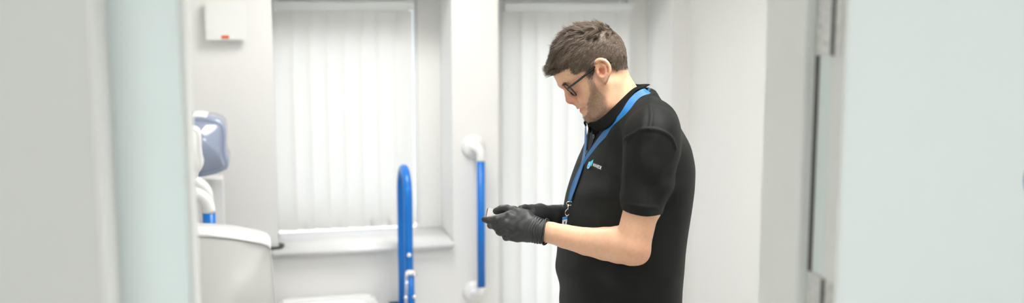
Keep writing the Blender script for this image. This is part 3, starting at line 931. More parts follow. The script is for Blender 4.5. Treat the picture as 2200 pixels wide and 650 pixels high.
# ------------------------------------------------------------------ hair, brows, stubble: real strands
def strands(roots, curves, wid, cols, name, m, parent):
    """curves (n, k, 3) -> three-sided tapered strands in one mesh"""
    n, k, _ = curves.shape
    Tn = np.gradient(curves, axis=1); Tn /= np.linalg.norm(Tn, axis=2, keepdims=True) + 1e-9
    ref = rng.normal(size=(n, 1, 3)); u = np.cross(Tn, ref); u /= np.linalg.norm(u, axis=2, keepdims=True) + 1e-9
    w = np.cross(Tn, u)
    tp = np.array([1.0, 1.0, 0.9, 0.7, 0.45, 0.12]) if k == 6 else np.linspace(1, 0.25, k)
    V = []
    for a in (0, 2.094, 4.189):
        V.append(curves + (wid[:, None] * tp[None, :])[..., None] * (math.cos(a) * u + math.sin(a) * w))
    V = np.stack(V, 2).reshape(-1, 3)                       # n,k,3 sides
    base = (np.arange(n) * k * 3)[:, None, None]
    seg = (np.arange(k - 1) * 3)[None, :, None]
    Q = []
    for sd in range(3):
        s2 = (sd + 1) % 3
        Q.append(np.stack([base + seg + sd, base + seg + s2, base + seg + 3 + s2, base + seg + 3 + sd], -1).reshape(-1, 4))
    C = np.repeat(cols, k * 3, 0)
    return big_mesh(name, V, np.concatenate(Q), m, parent, C, 'tone', ORG)

M_HAIR = mat('brown_hair', (0.12, 0.08, 0.055), 0.48, attr='tone', spec=0.4, var=0.10, vscale=250)
hid = np.nonzero((mh > 0.05) & ~earm)[0]
NH = 30000
wgt = mh[hid] ** 1.5; sel = rng.choice(hid, NH, p=wgt / wgt.sum())
P0 = BV[sel] + rng.normal(0, 0.0008, (NH, 3)); N0 = BN[sel]
whorl = H(1318, 72)
flow = P0 - whorl
flow -= (flow * N0).sum(1)[:, None] * N0
flow /= np.linalg.norm(flow, axis=1)[:, None] + 1e-9
sx, sy = side_px(P0)
lat = np.abs((P0 - HC) @ HL)
upn = N0 @ hu
fwd = (P0 - HC) @ hf
tz = np.clip((upn - 0.25) / 0.5, 0, 1)                      # top of the head
fr = np.clip((fwd - 0.015) / 0.05, 0, 1)                    # towards the fringe
edge = np.clip(np.maximum((1346 - sx) / 30, (140 - sy) / 20), 0.15, 1)
len_ = 0.0045 * edge + tz * 0.020 - tz * fr * 0.004
front = np.clip((fwd - 0.058) / 0.015, 0, 1) * np.clip((0.055 - lat) / 0.02, 0, 1)
len_ = np.maximum(len_, 0.021 * front)
len_ *= rng.uniform(0.75, 1.15, NH)
# side hair is longer towards the top
mid = np.clip((150 - sy) / 60, 0, 1) * (1 - tz)
len_ += 0.003 * mid * np.clip((1320 - sx) / 40, 0, 1)
# clumps
NC = 1100
cc = rng.choice(NH, NC, replace=False)
near = np.empty(NH, int)
for a in range(0, NH, 2000):
    d = ((P0[a:a + 2000, None, :] - P0[None, cc, :]) ** 2).sum(2); near[a:a + 2000] = np.argmin(d, 1)
cj = rng.normal(0, 1, (NC, 3)); jit = (cj[near] * 0.22 + rng.normal(0, 1, (NH, 3)) * 0.13) * (1 - 0.45 * fr * (1 - front))[:, None]
lift = (0.55 * tz * (1 - 0.45 * fr) + 0.20 * (1 - tz)) * np.clip(0.75 + 0.3 * cj[near][:, 0], 0.3, 1.3)
side_sweep = -HL * 0.25
K = 6
cv = np.empty((NH, K, 3)); cv[:, 0] = P0
for i in range(1, K):
    t = i / (K - 1)
    ln = lift * (1 - 0.75 * t)
    d = N0 * ln[:, None] + flow * (1 - 0.4 * lift)[:, None] + jit * (0.5 + 0.5 * t) + side_sweep * tz[:, None]
    fd_ = HF * 0.95 + UP * (0.10 - 0.9 * max(t - 0.4, 0)) + jit * 0.8 + flow * 0.25
    d = d * (1 - front)[:, None] + fd_ * front[:, None]
    d /= np.linalg.norm(d, axis=1)[:, None]
    cv[:, i] = cv[:, i - 1] + d * (len_ / (K - 1))[:, None]
# draw tips towards the clump's own strand
off = cv - cv[:, :1]
cen = cv[cc][near]
tt = np.linspace(0, 1, K)[None, :, None] ** 1.5
ratio = (len_ / len_[cc][near])[:, None, None]
cv = cv * (1 - 0.55 * tt) + (cv[:, :1] + (cen - cen[:, :1]) * ratio + 0.45 * (cen[:, :1] - cv[:, :1])) * 0.55 * tt
# keep strands out of the skull
fl_ = B.at(cv.reshape(-1, 3)).reshape(NH, K)
g_ = B.grad(cv.reshape(-1, 3)).reshape(NH, K, 3)
cv = cv + g_ * np.maximum(0.0012 - fl_, 0)[..., None]
hb = np.array([0.092, 0.060, 0.040]); hg = np.array([0.40, 0.335, 0.27]); hd = np.array([0.045, 0.029, 0.020])
mixv = np.clip(rng.normal(0.10, 0.16, NH) + tz * 0.20 + (0.04 + 0.14 * tz) * cj[near][:, 1], 0, 1)[:, None]  # paler on top: light from above put into the strand colour
hc = hb * (1 - mixv) + hg * mixv
dk = np.clip(rng.normal(0.15, 0.3, NH), 0, 0.8)[:, None]
hc = hc * (1 - dk) + hd * dk
wid = np.where(tz > 0.3, 0.00046, 0.00034) * rng.uniform(0.7, 1.2, NH)
hair = strands(P0, cv, wid, hc, 'hair', M_HAIR, person)
hair['label'] = 'short greying brown hair, longer and swept forward on top'

bid = np.nonzero((mb > 0.5) & (mh < 0.5) & ~earm)[0]
NB = 9000
sel = rng.choice(bid, NB); P0 = BV[sel] + rng.normal(0, 0.0007, (NB, 3)); N0 = BN[sel]
dn = -hu * 0.7 + hf * 0.15
d = N0 * 0.55 + dn + rng.normal(0, 0.25, (NB, 3)); d /= np.linalg.norm(d, axis=1)[:, None]
ll = rng.uniform(0.0012, 0.0028, NB)
cv = np.stack([P0, P0 + d * (ll * 0.5)[:, None], P0 + d * ll[:, None] + dn * 0.0004], 1)
g = rng.uniform(0, 1, (NB, 1)) ** 1.5
bc = np.array([0.16, 0.10, 0.065]) * (1 - g) + np.array([0.38, 0.32, 0.27]) * g
strands(P0, cv, rng.uniform(0.00009, 0.00017, NB), bc, 'beard_stubble', M_HAIR, person)

BROW = [(1206, 184), (1210, 178), (1222, 175), (1231, 178), (1230, 181), (1220, 180), (1212, 184)]
vx = BV[top]; x_, y_ = side_px(vx); br = np.nonzero(in_poly(x_, y_, BROW) & (np.abs((vx - HC) @ HL) > 0.008) & (np.abs((vx - HC) @ HL) < 0.052))[0]
for sd_ in (1, -1):
    bs = br[((vx[br] - HC) @ HL) * sd_ > 0]
    if not len(bs): continue
    NE = 260; s_ = rng.choice(bs, NE); P0 = vx[s_] + rng.normal(0, 0.0006, (NE, 3)); N0 = BN[top][s_]
    d = HL * 0.8 * sd_ + N0 * 0.45 + hu * 0.3 + rng.normal(0, 0.15, (NE, 3)); d /= np.linalg.norm(d, axis=1)[:, None]
    ll = rng.uniform(0.005, 0.008, NE)
    cv = np.stack([P0, P0 + d * (ll * 0.5)[:, None], P0 + d * ll[:, None] - N0 * 0.001], 1)
    eb = strands(P0, cv, np.full(NE, 0.0002), np.tile(np.array([0.20, 0.125, 0.080]), (NE, 1)) * rng.uniform(0.6, 1.6, (NE, 1)), 'eyebrow', M_HAIR, person)
    eb['kind'] = 'stuff'
# ------------------------------------------------------------------ glasses
M_ACET = mat('black_acetate', (0.012, 0.013, 0.016), 0.18, coat=0.3, var=0.05)
M_LENS = clear_glass('lens_glass', (0.80, 0.85, 0.89), 0.30, 0.08)
def lens_curve(sg, n=44, sc=1.0):
    c = mid_ + HL * (0.0310 - (mid_ - HC) @ HL)
    out = []
    for k in range(n):
        a = 2 * math.pi * k / n; ca_, sa_ = math.cos(a), math.sin(a)
        e = 2 / 3.2
        x = math.copysign(abs(ca_) ** e, ca_) * 0.0240 * sc; y = math.copysign(abs(sa_) ** e, sa_) * 0.0170 * sc
        x *= 1 - 0.08 * (y / 0.017)
        out.append(c + HL * x + lv * y - lnrm * (0.06 * ((x + 0.035) ** 2) / 0.06))
    out = np.array(out)
    return out if sg > 0 else np.array([mirror(p, HC, HL) for p in out])
gl = None
for sg in (1, -1):
    V, F = tube_arrays(lens_curve(sg) - ORG, 0.0019, 8, True)
    rim = from_np('glasses_rim', V, F, M_ACET, person)
    lc = lens_curve(sg, 44, 0.98) - ORG
    V = np.concatenate([lc, [lc.mean(0)]]); n = len(lc)
    from_np('lens', V, [(k, (k + 1) % n, n) for k in range(n)], M_LENS, rim)
    hin = H(1221.0, 188.5, 0.0565)
    tp = [hin + 0.001 * hf, H(1226, 185.0, 0.0635), H(1245, 171, 0.0735), H(1268, 152.5, 0.0785), H(1282, 139.5, 0.0830), H(1293, 130.0, 0.0800), H(1303, 127.5, 0.0785), H(1313, 134.5, 0.0770)]
    if sg < 0: tp = [mirror(p, HC, HL) for p in tp]
    c = spline(tp, 5) - ORG
    V, F = tube_arrays(c, np.linspace(0.0027, 0.0024, len(c)), 8)
    from_np('temple', V, F, M_ACET, rim)
    V, F = tube_arrays(np.array([tp[0], tp[0] * 0.3 + tp[1] * 0.7]) - ORG, 0.0031, 8)
    from_np('hinge', V, F, M_STEEL, rim)
a = lens_curve(1)[20]; b = mirror(a, HC, HL); m_ = (a + b) / 2 + lnrm * 0.003 - lv * 0.004
V, F = tube_arrays(spline([a, m_, b], 6) - ORG, 0.0016, 8); from_np('bridge', V, F, M_ACET, person)

# ------------------------------------------------------------------ polo shirt
shirt = Field((0.08, 2.17, 0.88), (0.47, 2.80, 1.66), 0.0032)
S = shirt
rows = [(205, 1352, 1392, .050), (222, 1318, 1416, .075), (240, 1292, 1433, .105), (262, 1271, 1449.5, .150), (303, 1266, 1471, .188), (347, 1249, 1480, .203), (392, 1231, 1478.5, .207), (430, 1219.5, 1474, .205),
        (480, 1209, 1467, .202), (540, 1200.5, 1460, .200), (584, 1198.5, 1456.5, .198), (650, 1206, 1454.5, .195), (760, 1222, 1452, .190), (900, 1235, 1450, .185)]
zr, cs, Ar, Br = [], [], [], []
for (py, f_, b_, w_) in rows:
    pf, pb = ca(f_, py, 2.5), ca(b_, py, 2.5)
    zr.append(pf[2]); cs.append((pf[0] + pb[0]) / 2)
    E = (pb[0] - pf[0]) / 2
    Ar.append(math.sqrt(max(E * E - (w_ * math.sin(TY)) ** 2, (0.3 * E) ** 2)) / math.cos(TY)); Br.append(w_)
o_ = np.argsort(zr); zr = np.array(zr)[o_]; cs = np.array(cs)[o_]; Ar = np.array(Ar)[o_]; Br = np.array(Br)[o_]
zf = np.linspace(zr[0], zr[-1], 400)
def smooth_tab(v):
    y = np.interp(zf, zr, v); k = np.hanning(31); k /= k.sum()
    return np.convolve(np.pad(y, 15, mode='edge'), k, mode='valid')
tc_, tA, tB = smooth_tab(cs), smooth_tab(Ar), smooth_tab(Br)
def torso(X, Y, Z):
    c = np.interp(Z, zf, tc_); A_ = np.interp(Z, zf, tA); B_ = np.interp(Z, zf, tB)
    dx, dy = X - c, Y - 2.5
    f_ = dx * TF[0] + dy * TF[1]; l_ = dx * TL[0] + dy * TL[1]
    e = 2.25
    k0 = (np.abs(f_ / A_) ** e + np.abs(l_ / B_) ** e) ** (1 / e)
    d = (k0 - 1) * np.minimum(A_, B_) * 0.95
    d = np.maximum(d, Z - zr[-1])
    return np.maximum(d, 0.93 - Z)
S.put(torso, (0.1, 2.25, 0.9), (0.45, 2.75, 1.64))
for sg in (1, -1):      # trapezius and shoulder
    S.rc(T(1372, 236, 0.02 * sg), T(1402, 268, 0.150 * sg), 0.042, 0.052, 0.05)
    S.rc(T(1402, 270, 0.145 * sg), T(1403, 283, 0.185 * sg), 0.052, 0.058, 0.03)
# sleeves, cut at the hem and hollow
def sleeve(a, b, r1, r2, hem_p, hem_n):
    a = np.array(a); b = np.array(b); ba = b - a; bb = ba @ ba
    def fn(X, Y, Z):
        h = np.clip(((X - a[0]) * ba[0] + (Y - a[1]) * ba[1] + (Z - a[2]) * ba[2]) / bb, 0, 1)
        d = np.sqrt((X - a[0] - h * ba[0]) ** 2 + (Y - a[1] - h * ba[1]) ** 2 + (Z - a[2] - h * ba[2]) ** 2) - (r1 + (r2 - r1) * h)
        pl = (X - hem_p[0]) * hem_n[0] + (Y - hem_p[1]) * hem_n[1] + (Z - hem_p[2]) * hem_n[2]
        return np.maximum(d, pl)
    S.put(fn, np.minimum(a, b) - 0.07, np.maximum(a, b) + 0.07, 0.016)
hl_ = ca(1420, 458, 2.272) - ca(1334, 450, 2.272); hn = np.cross(hl_, np.array([0, 1.0, 0])); hn /= np.linalg.norm(hn)
if hn[2] > 0: hn = -hn
hemc = ca(1377, 454, 2.272)
sl_a, sl_b = ca(1399, 296, 2.302), ca(1375, 492, 2.266)
sleeve(sl_a, sl_b, 0.0630, 0.0440, hemc, hn)
S.rc(ca(1404, 330, 2.30), ca(1401, 415, 2.285), 0.056, 0.036, 0.02)      # fullness at the back of the sleeve
rs_a, rs_b = T(1398, 296, -0.205), T(1372, 490, -0.235)
rn = (rs_b - rs_a) / np.linalg.norm(rs_b - rs_a)
sleeve(rs_a, rs_b, 0.0620, 0.0480, rs_a + (rs_b - rs_a) * 0.8, rn)
# hollow cuff and neck hole
ax_ = (sl_b - sl_a) / np.linalg.norm(sl_b - sl_a)
S.rc(T(1346, 236), T(1338, 200), 0.046, 0.060, 0.01, True)
# stitched ridges: shoulder seam, armhole, sleeve hem
def seam(pxs, r=0.0022, k=0.004, n=10, dep=0.0006):
    pts = [S.hit(a, b)[0] for a, b in spline(pxs, n)]
    S.chain([(p + np.array([0, dep, 0]), r) for p in pts], k)
F0 = S.F.copy()
seam([(1395, 208), (1399, 235), (1400, 258), (1396, 277)])
seam([(1340, 302), (1352, 291), (1372, 281), (1396, 277), (1420, 281), (1442, 296), (1452, 320)])
seam([(1341, 438), (1360, 441), (1390, 444), (1416, 446)], 0.0016, 0.003)
SV, SQ = S.mesh()
SN = S.grad(SV)
# cloth folds pushed along the normals
sx_, sy_ = project(SV)
def gauss(cx, cy, rx, ry): return np.exp(-((sx_ - cx) / rx) ** 2 - ((sy_ - cy) / ry) ** 2)
nz1 = np.sin(sx_ * 0.045 + sy_ * 0.02 + 1.5 * np.sin(sy_ * 0.02)) 
nz2 = np.sin(sy_ * 0.075 - sx_ * 0.028 + 1.3 * np.sin(sx_ * 0.03))
nz3 = np.sin(sx_ * 0.10 + sy_ * 0.035 + 2.0 * np.sin(sy_ * 0.017))
fold = 0.0030 * nz2 * gauss(1260, 610, 120, 60) + 0.0026 * nz2 * gauss(1300, 440, 60, 45) + 0.0022 * nz1 * gauss(1430, 520, 60, 120)
fold += 0.0028 * nz3 * gauss(1345, 265, 50, 40) + 0.0020 * nz1 * gauss(1290, 330, 60, 60) + 0.0024 * np.sin(sy_ * 0.06 - sx_ * 0.05) * gauss(1390, 400, 45, 60)
fold += 0.0025 * np.sin((sx_ - 1335) * 0.16) * gauss(1345, 350, 30, 70) + 0.003 * np.sin(sy_ * 0.09 + sx_ * 0.05) * gauss(1435, 395, 20, 45)
fold += 0.0022 * np.sin(sx_ * 0.06 - sy_ * 0.015) * gauss(1330, 600, 90, 60)
SV2 = SV + SN * fold[:, None] * 1.6
M_POLO = mat('black_polo_pique', (0.0068, 0.0082, 0.0072), 0.62, bump=0.35, bscale=900, spec=0.2, var=0.12, vscale=30)
polo = big_mesh('polo_shirt', SV2, SQ, M_POLO, person, org=ORG)
polo['label'] = 'black short-sleeved polo shirt'

# ribbons laid on the shirt
def ribbon(name, pts, nrm, width, m, parent, org, thick=0.0012, wtab=None):
    P = np.array(pts); N_ = np.array(nrm); n = len(P)
    Tn = np.gradient(P, axis=0); Tn /= np.linalg.norm(Tn, axis=1)[:, None]
    A_ = np.cross(Tn, N_); A_ /= np.linalg.norm(A_, axis=1)[:, None]
    Nn = np.cross(A_, Tn)
    Wd = np.full(n, width) if wtab is None else np.array(wtab)
    V = np.concatenate([P - A_ * Wd[:, None] / 2, P + A_ * Wd[:, None] / 2, P + A_ * Wd[:, None] / 2 + Nn * thick, P - A_ * Wd[:, None] / 2 + Nn * thick]) - org
    F = []
    for i in range(n - 1):
        for a, b in ((0, 1), (1, 2), (2, 3), (3, 0)):
            F.append((a * n + i, b * n + i, b * n + i + 1, a * n + i + 1))
    F += [(0, 3 * n, 2 * n, n), (n - 1, 2 * n - 1, 3 * n - 1, 4 * n - 1)]
    o = from_np(name, V, F, m, parent)
    shade_flat_edges(o, 50)
    return o
def surf(pxs, n=8, lift=0.0015):
    P, N_ = [], []
    for a, b in spline(pxs, n):
        p, g = S.hit(a, b); P.append(p + g * lift); N_.append(g)
    P = np.array(P); N_ = np.array(N_)
    for _ in range(3):
        P[1:-1] = (P[:-2] + 2 * P[1:-1] + P[2:]) / 4
        N_[1:-1] = (N_[:-2] + 2 * N_[1:-1] + N_[2:]) / 4
    return P, N_ / np.linalg.norm(N_, axis=1)[:, None]

P, N_ = surf([(1277, 276), (1274, 295), (1266, 318), (1258, 340), (1252, 356)], 6, 0.0005)
ribbon('placket', P, N_, 0.030, M_POLO, polo, ORG, 0.0018)
M_BTN = mat('grey_button', (0.10, 0.10, 0.095), 0.3, var=0.1)
for (a, b) in ((1279, 293), (1263.5, 328)):
    p, g = S.hit(a, b); p = p + g * 0.0038
    u = np.cross(g, UP); u /= np.linalg.norm(u); w = np.cross(g, u)
    ang = np.linspace(0, 2 * np.pi, 20, endpoint=False)
    ring = p + 0.0042 * (np.cos(ang)[:, None] * u + np.sin(ang)[:, None] * w)
    V, F = tube_arrays(ring - ORG, 0.0013, 8, True)
    n0 = len(V); V = np.concatenate([V, p + 0.004 * (np.cos(ang)[:, None] * u + np.sin(ang)[:, None] * w) - ORG]); F.append(tuple(range(n0, n0 + 20)))
    from_np('button', V, F, M_BTN, polo)

# collar: stand rising to the fold line, leaf falling outside
fold_px = [(1268, 263, .014), (1284, 259, .040), (1306, 242, .060), (1335, 214, .064), (1360, 191, .050), (1378, 184, .024), (1384, 183, .0)]
out_px = [(1269, 271, .016), (1294, 283, .060), (1322, 274, .090), (1337, 249, .096), (1356, 219, .086), (1380, 196, .050), (1394, 189, .0)]
fl3 = spline([T(*p) for p in fold_px], 8); ol3 = spline([T(*p) for p in out_px], 8)
def onto(P, lift):       # keep the leaf just outside the cloth
    P = P.copy(); v = S.at(P); g = S.grad(P)
    return P + g * np.maximum(lift - v, 0)[:, None]
nC = len(fl3); rowsC = []
inn = fl3 * 1.0
cen = T(1335, 235)
for (t, kind) in ((1.0, 'in'), (0.5, 'in'), (0.0, 'f'), (0.15, 'o'), (0.4, 'o'), (0.7, 'o'), (1.0, 'o')):
    if kind == 'in':
        q = fl3 + (cen - fl3) * np.array([0.10, 0.10, 0]) * t - UP * 0.028 * t
    elif kind == 'f': q = fl3
    else:
        q = fl3 + (ol3 - fl3) * t
        bul = (q - cen) * np.array([1, 1, 0]); bul /= np.linalg.norm(bul, axis=1)[:, None]
        q = q + bul * 0.007 * math.sin(math.pi * min(t, 1)) 
        q = onto(q, 0.0075)
        for _ in range(4): q[1:-1] = (q[:-2] + 2 * q[1:-1] + q[2:]) / 4
    rowsC.append(q)
left = np.array(rowsC)                                            # rows x nC x 3
rightp = np.array([[mirror(p, TC, TL) for p in r] for r in left])[:, ::-1][:, 1:]
full = np.concatenate([left, rightp], 1); nr, nc = full.shape[:2]
V = full.reshape(-1, 3) - ORG
F = [(i * nc + j, i * nc + j + 1, (i + 1) * nc + j + 1, (i + 1) * nc + j) for i in range(nr - 1) for j in range(nc - 1)]
co = from_np('collar', V, F, mat('black_collar_rib', (0.0035, 0.004, 0.004), 0.8, spec=0.12, bump=0.3, bscale=1200, var=0.1), polo)
so = co.modifiers.new('thickness', 'SOLIDIFY'); so.thickness = 0.002; so.offset = 0

# embroidered mark and lettering on the chest
def decal(name, polys, m, parent, lift=0.0022):
    V, F = [], []
    for poly in polys:
        i0 = len(V)
        for a, b in poly:
            p, g = S.hit(a, b); V.append(p + g * lift - ORG)
        F.append(tuple(range(i0, len(V))))
    return from_np(name, V, F, m, parent, False)
def cz(q): return [(1240 + a / 10.84, 320 + b / 10.84) for a, b in q]
d1 = cz([(244, 450), (250, 410), (268, 352), (300, 280), (330, 245), (338, 300), (332, 360), (312, 430), (275, 470)])
d2 = cz([(402, 182), (398, 245), (378, 320), (348, 402), (334, 410), (340, 340), (352, 262)])
d3 = cz([(270, 395), (282, 385), (294, 392), (290, 408), (276, 412)])
decal('logo_drop', [d1], mat('logo_pale_blue', (0.20, 0.55, 0.85), 0.6, var=0.1, vscale=400), polo)
decal('logo_stroke', [d2], mat('logo_cyan', (0.05, 0.60, 0.75), 0.6, var=0.1, vscale=400), polo)
decal('logo_dot', [d3], mat('logo_navy', (0.01, 0.06, 0.16), 0.6, var=0.1), polo, 0.0026)
fc = bpy.data.curves.new('logo_text', 'FONT'); fc.body = 'WAVEOK'; fc.size = 1.0; fc.offset = 0.015
fo_ = bpy.data.objects.new('logo_text_tmp', fc); col.objects.link(fo_)
bpy.context.view_layer.update()
dg = bpy.context.evaluated_depsgraph_get()
tm = bpy.data.meshes.new_from_object(fo_.evaluated_get(dg))
bpy.data.objects.remove(fo_)
tv = np.array([v.co[:] for v in tm.vertices]); tv[:, 0] -= tv[:, 0].min(); tv[:, 0] /= tv[:, 0].max(); tv[:, 1] -= tv[:, 1].min(); tv[:, 1] /= tv[:, 1].max()
o0 = np.array([1240 + 368 / 10.84, 320 + 398 / 10.84]); ux = np.array([205, 85]) / 10.84; uy = np.array([26, -74]) / 10.84
for i, v in enumerate(tm.vertices):
    q = o0 + ux * tv[i, 0] + uy * tv[i, 1]
    p, g = S.hit(q[0], q[1]); v.co = Vector(p + g * 0.0022 - ORG)
tm.materials.clear()
link('logo_lettering', tm, mat('white_thread', (0.80, 0.76, 0.78), 0.6, var=0.08, vscale=500), polo)

# ------------------------------------------------------------------ trousers and shoes (below the frame)
tr = Field((0.05, 2.20, 0.03), (0.52, 2.80, 1.0), 0.008)
tr.rc(T(1345, 720), T(1345, 800), 0.125, 0.13, 0.0)
hipc = np.array([0.29, 2.5, 0.90])
tr.ell(hipc, np.array([TF, TL, UP]), (0.135, 0.175, 0.13), 0.03)
for sg in (1, -1):
    hp = np.array([0.30, 2.5, 0.86]) + TL * 0.09 * sg; kn = np.array([0.285, 2.5, 0.49]) + TL * 0.095 * sg; an = np.array([0.315, 2.5, 0.09]) + TL * 0.10 * sg
    tr.rc(hp, kn, 0.092, 0.068, 0.03); tr.rc(kn, an, 0.068, 0.055, 0.03)
v, q = tr.mesh()
big_mesh('trousers', v, q, mat('charcoal_trousers', (0.02, 0.021, 0.024), 0.8, bump=0.3, bscale=700, var=0.1), person, org=ORG)
M_SHOE = mat('black_shoe_leather', (0.012, 0.012, 0.012), 0.35, var=0.2)
for sg in (1, -1):
    an = np.array([0.315, 2.5, 0.0]) + TL * 0.10 * sg
    sh = Field(an - np.array([0.26, 0.14, 0.0]), an + np.array([0.12, 0.14, 0.14]), 0.006)
    sh.F[:] = 1.0
    sh.rc(an + UP * 0.045, an + TF * 0.17 + UP * 0.035, 0.045, 0.038, 0); sh.rc(an + UP * 0.08, an + UP * 0.05, 0.05, 0.045, 0.02); sh.rc(an - TF * 0.03 + UP * 0.04, an + UP * 0.05, 0.037, 0.04, 0.02)
    sh.F[:, :, 0] = np.maximum(sh.F[:, :, 0], 0.002)
    v, q = sh.mesh(); v[:, 2] = np.maximum(v[:, 2], 0.001)
    big_mesh('shoe', v, q, M_SHOE, person, org=ORG)

# ------------------------------------------------------------------ gloves
M_GLOVE = mat('black_nitrile', (0.022, 0.023, 0.024), 0.50, bump=0.12, bscale=500, spec=0.5, var=0.15, vscale=60)
def glove_mesh(G, lab):
    v, q = G.mesh(); n_ = G.grad(v)
    x, y = project(v)
    return v, q, n_, x, y
G = Field((-0.085, 2.30, 1.24), (0.095, 2.50, 1.36), 0.0013)
kx = 0.010
# metacarpals fan out from the wrist
wr = [(1150, 484, 2.372, .017), (1153, 492, 2.366, .018), (1155, 500, 2.366, .0175), (1157, 506, 2.372, .0155)]
kn = [(1092, 464, 2.384, .0120), (1086, 479, 2.374, .0118), (1089, 494, 2.372, .0112), (1100, 507, 2.376, .0102)]
for w_, k_ in zip(wr, kn):
    G.rc(ca(*w_[:3]), ca(*k_[:3]), w_[3], k_[3], kx)
G.rc(ca(1135, 492, 2.380), ca(1102, 486, 2.390), 0.020, 0.016, 0.012)
# thumb mound and thumb over the phone
G.chain([(ca(1152, 482, 2.378), .0165), (ca(1128, 466, 2.388), .0165), (ca(1106, 454.5, 2.400), .0132)], 0.010)
G.chain([(ca(1106, 454.5, 2.400), .0125), (ca(1090, 449.5, 2.408), .0108), (ca(1078, 448.8, 2.412), .0100), (ca(1066, 453.0, 2.416), .0082)], 0.003)
# fingers
G.chain([(ca(1092, 464, 2.384), .0112), (ca(1066, 470.5, 2.376), .0092), (ca(1050, 472.5, 2.378), .0082), (ca(1040.5, 470.5, 2.384), .0070)], 0.003)
G.chain([(ca(1086, 479, 2.374), .0112), (ca(1064, 484.5, 2.378), .0093), (ca(1054, 483.0, 2.402), .0080), (ca(1056, 476.5, 2.424), .0070)], 0.003)
G.chain([(ca(1089, 494, 2.372), .0108), (ca(1074, 497.5, 2.380), .0092), (ca(1068, 490.0, 2.408), .0080), (ca(1072, 480.0, 2.430), .0070)], 0.003)
G.chain([(ca(1100, 507, 2.376), .0098), (ca(1087, 508.5, 2.386), .0085), (ca(1082, 501.0, 2.408), .0074), (ca(1086, 491.0, 2.424), .0064)], 0.003)
# heel of the hand, wrist and loose cuff
G.rc(ca(1138, 504, 2.374), ca(1108, 509, 2.380), 0.012, 0.0095, 0.010)
G.rc(ca(1155, 495, 2.370), ca(1167, 497, 2.370), 0.0272, 0.0262, 0.008)
G.rc(ca(1166, 497, 2.371), ca(1174, 498, 2.369), 0.0272, 0.0285, 0.004)
cu0, cu1 = ca(1160, 496, 2.371), ca(1173.5, 498, 2.369)
caxis = ca(1185, 501, 2.364) - ca(1160, 495, 2.374); caxis /= np.linalg.norm(caxis)
cutn = ca(1173, 497.5, 2.369)
def halfspace(X, Y, Z):   # trims the cuff end
    return -((X - cutn[0]) * caxis[0] + (Y - cutn[1]) * caxis[1] + (Z - cutn[2]) * caxis[2])
G.put(halfspace, cutn - 0.05, cutn + 0.05, 0.0, True)
G.rc(cutn - caxis * 0.004, cutn + caxis * 0.06, 0.0245, 0.026, 0.0, True)
v, q, n_, x, y = glove_mesh(G, '')
along = (v - cutn) @ caxis
wf = np.exp(-((along + 0.016) / 0.014) ** 2)
disp = 0.0011 * np.sin(along * 1050 + 60 * v[:, 2] + 2 * np.sin(v[:, 2] * 160)) * wf
disp += 0.0006 * np.sin(x * 0.30 + 0.22 * y + 1.2 * np.sin(y * 0.2)) * np.exp(-((x - 1112) / 45) ** 2)
disp += 0.0007 * np.sin(y * 0.55 - x * 0.25) * np.exp(-((x - 1080) / 22) ** 2 - ((y - 500) / 16) ** 2)
lg = big_mesh('glove', v + n_ * disp[:, None], q, M_GLOVE, person, org=ORG)
lg['label'] = 'black disposable glove on the nearer hand'
# rolled cuff bead
u = np.cross(caxis, UP); u /= np.linalg.norm(u); w = np.cross(u, caxis)
ang = np.linspace(0, 2 * np.pi, 48, endpoint=False)
ring = cutn + caxis * 0.001 + np.cos(ang)[:, None] * u * 0.0285 + np.sin(ang)[:, None] * w * 0.0295 + caxis * (0.0025 * np.sin(ang * 2 + 1) - 0.003 * np.sin(ang))[:, None]
V, F = tube_arrays(ring - ORG, 0.0021, 8, True); from_np('cuff_roll', V, F, M_GLOVE, lg)

# right hand
G = Field((0.00, 2.38, 1.25), (0.135, 2.62, 1.37), 0.0015)
wr = [(1196, 460, 2.560, .0165), (1196, 463, 2.566, .017), (1196, 466, 2.572, .0165), (1196, 468, 2.576, .015)]
kn = [(1128, 462, 2.470, .0118), (1126, 468, 2.482, .0118), (1128, 474, 2.492, .0112), (1134, 480, 2.498, .0102)]
for w_, k_ in zip(wr, kn): G.rc(ca(*w_[:3]), ca(*k_[:3]), w_[3], k_[3], 0.012)
G.chain([(ca(1190, 458, 2.556), .0175), (ca(1160, 452.5, 2.522), .0165), (ca(1142, 449.5, 2.498), .0125)], 0.010)
G.chain([(ca(1142, 449.5, 2.498), .0118), (ca(1128, 447.5, 2.482), .0100), (ca(1119, 447.5, 2.468), .0080)], 0.003)
for (a, b, c_, d_) in (((1128, 462, 2.470), (1106, 470, 2.458), (1100, 474, 2.436), (1104, 474, 2.418)), ((1126, 468, 2.482), (1104, 478, 2.468), (1099, 481, 2.446), (1104, 480, 2.430)),
                       ((1128, 474, 2.492), (1112, 485, 2.476), (1108, 487, 2.456), (1112, 485, 2.440)), ((1134, 480, 2.498), (1122, 490, 2.484), (1119, 492, 2.468), (1122, 490, 2.456))):
    G.chain([(ca(*a), .0108), (ca(*b), .0090), (ca(*c_), .0078), (ca(*d_), .0066)], 0.003)
rcut = ca(1210, 465, 2.574); rax = REL - RWR; rax /= np.linalg.norm(rax)
G.rc(ca(1190, 463, 2.556), ca(1206, 464.5, 2.572), 0.0260, 0.0280, 0.008)
G.rc(ca(1206, 464.5, 2.572), rcut + rax * 0.01, 0.0280, 0.0290, 0.004)
G.put(lambda X, Y, Z: -((X - rcut[0]) * rax[0] + (Y - rcut[1]) * rax[1] + (Z - rcut[2]) * rax[2]), rcut - 0.05, rcut + 0.05, 0.0, True)
G.rc(rcut - rax * 0.004, rcut + rax * 0.06, 0.0245, 0.026, 0.0, True)
v, q, n_, x, y = glove_mesh(G, '')
along = (v - rcut) @ rax
disp = 0.0013 * np.sin(along * 900 + 80 * v[:, 2]) * np.exp(-((along + 0.014) / 0.014) ** 2)
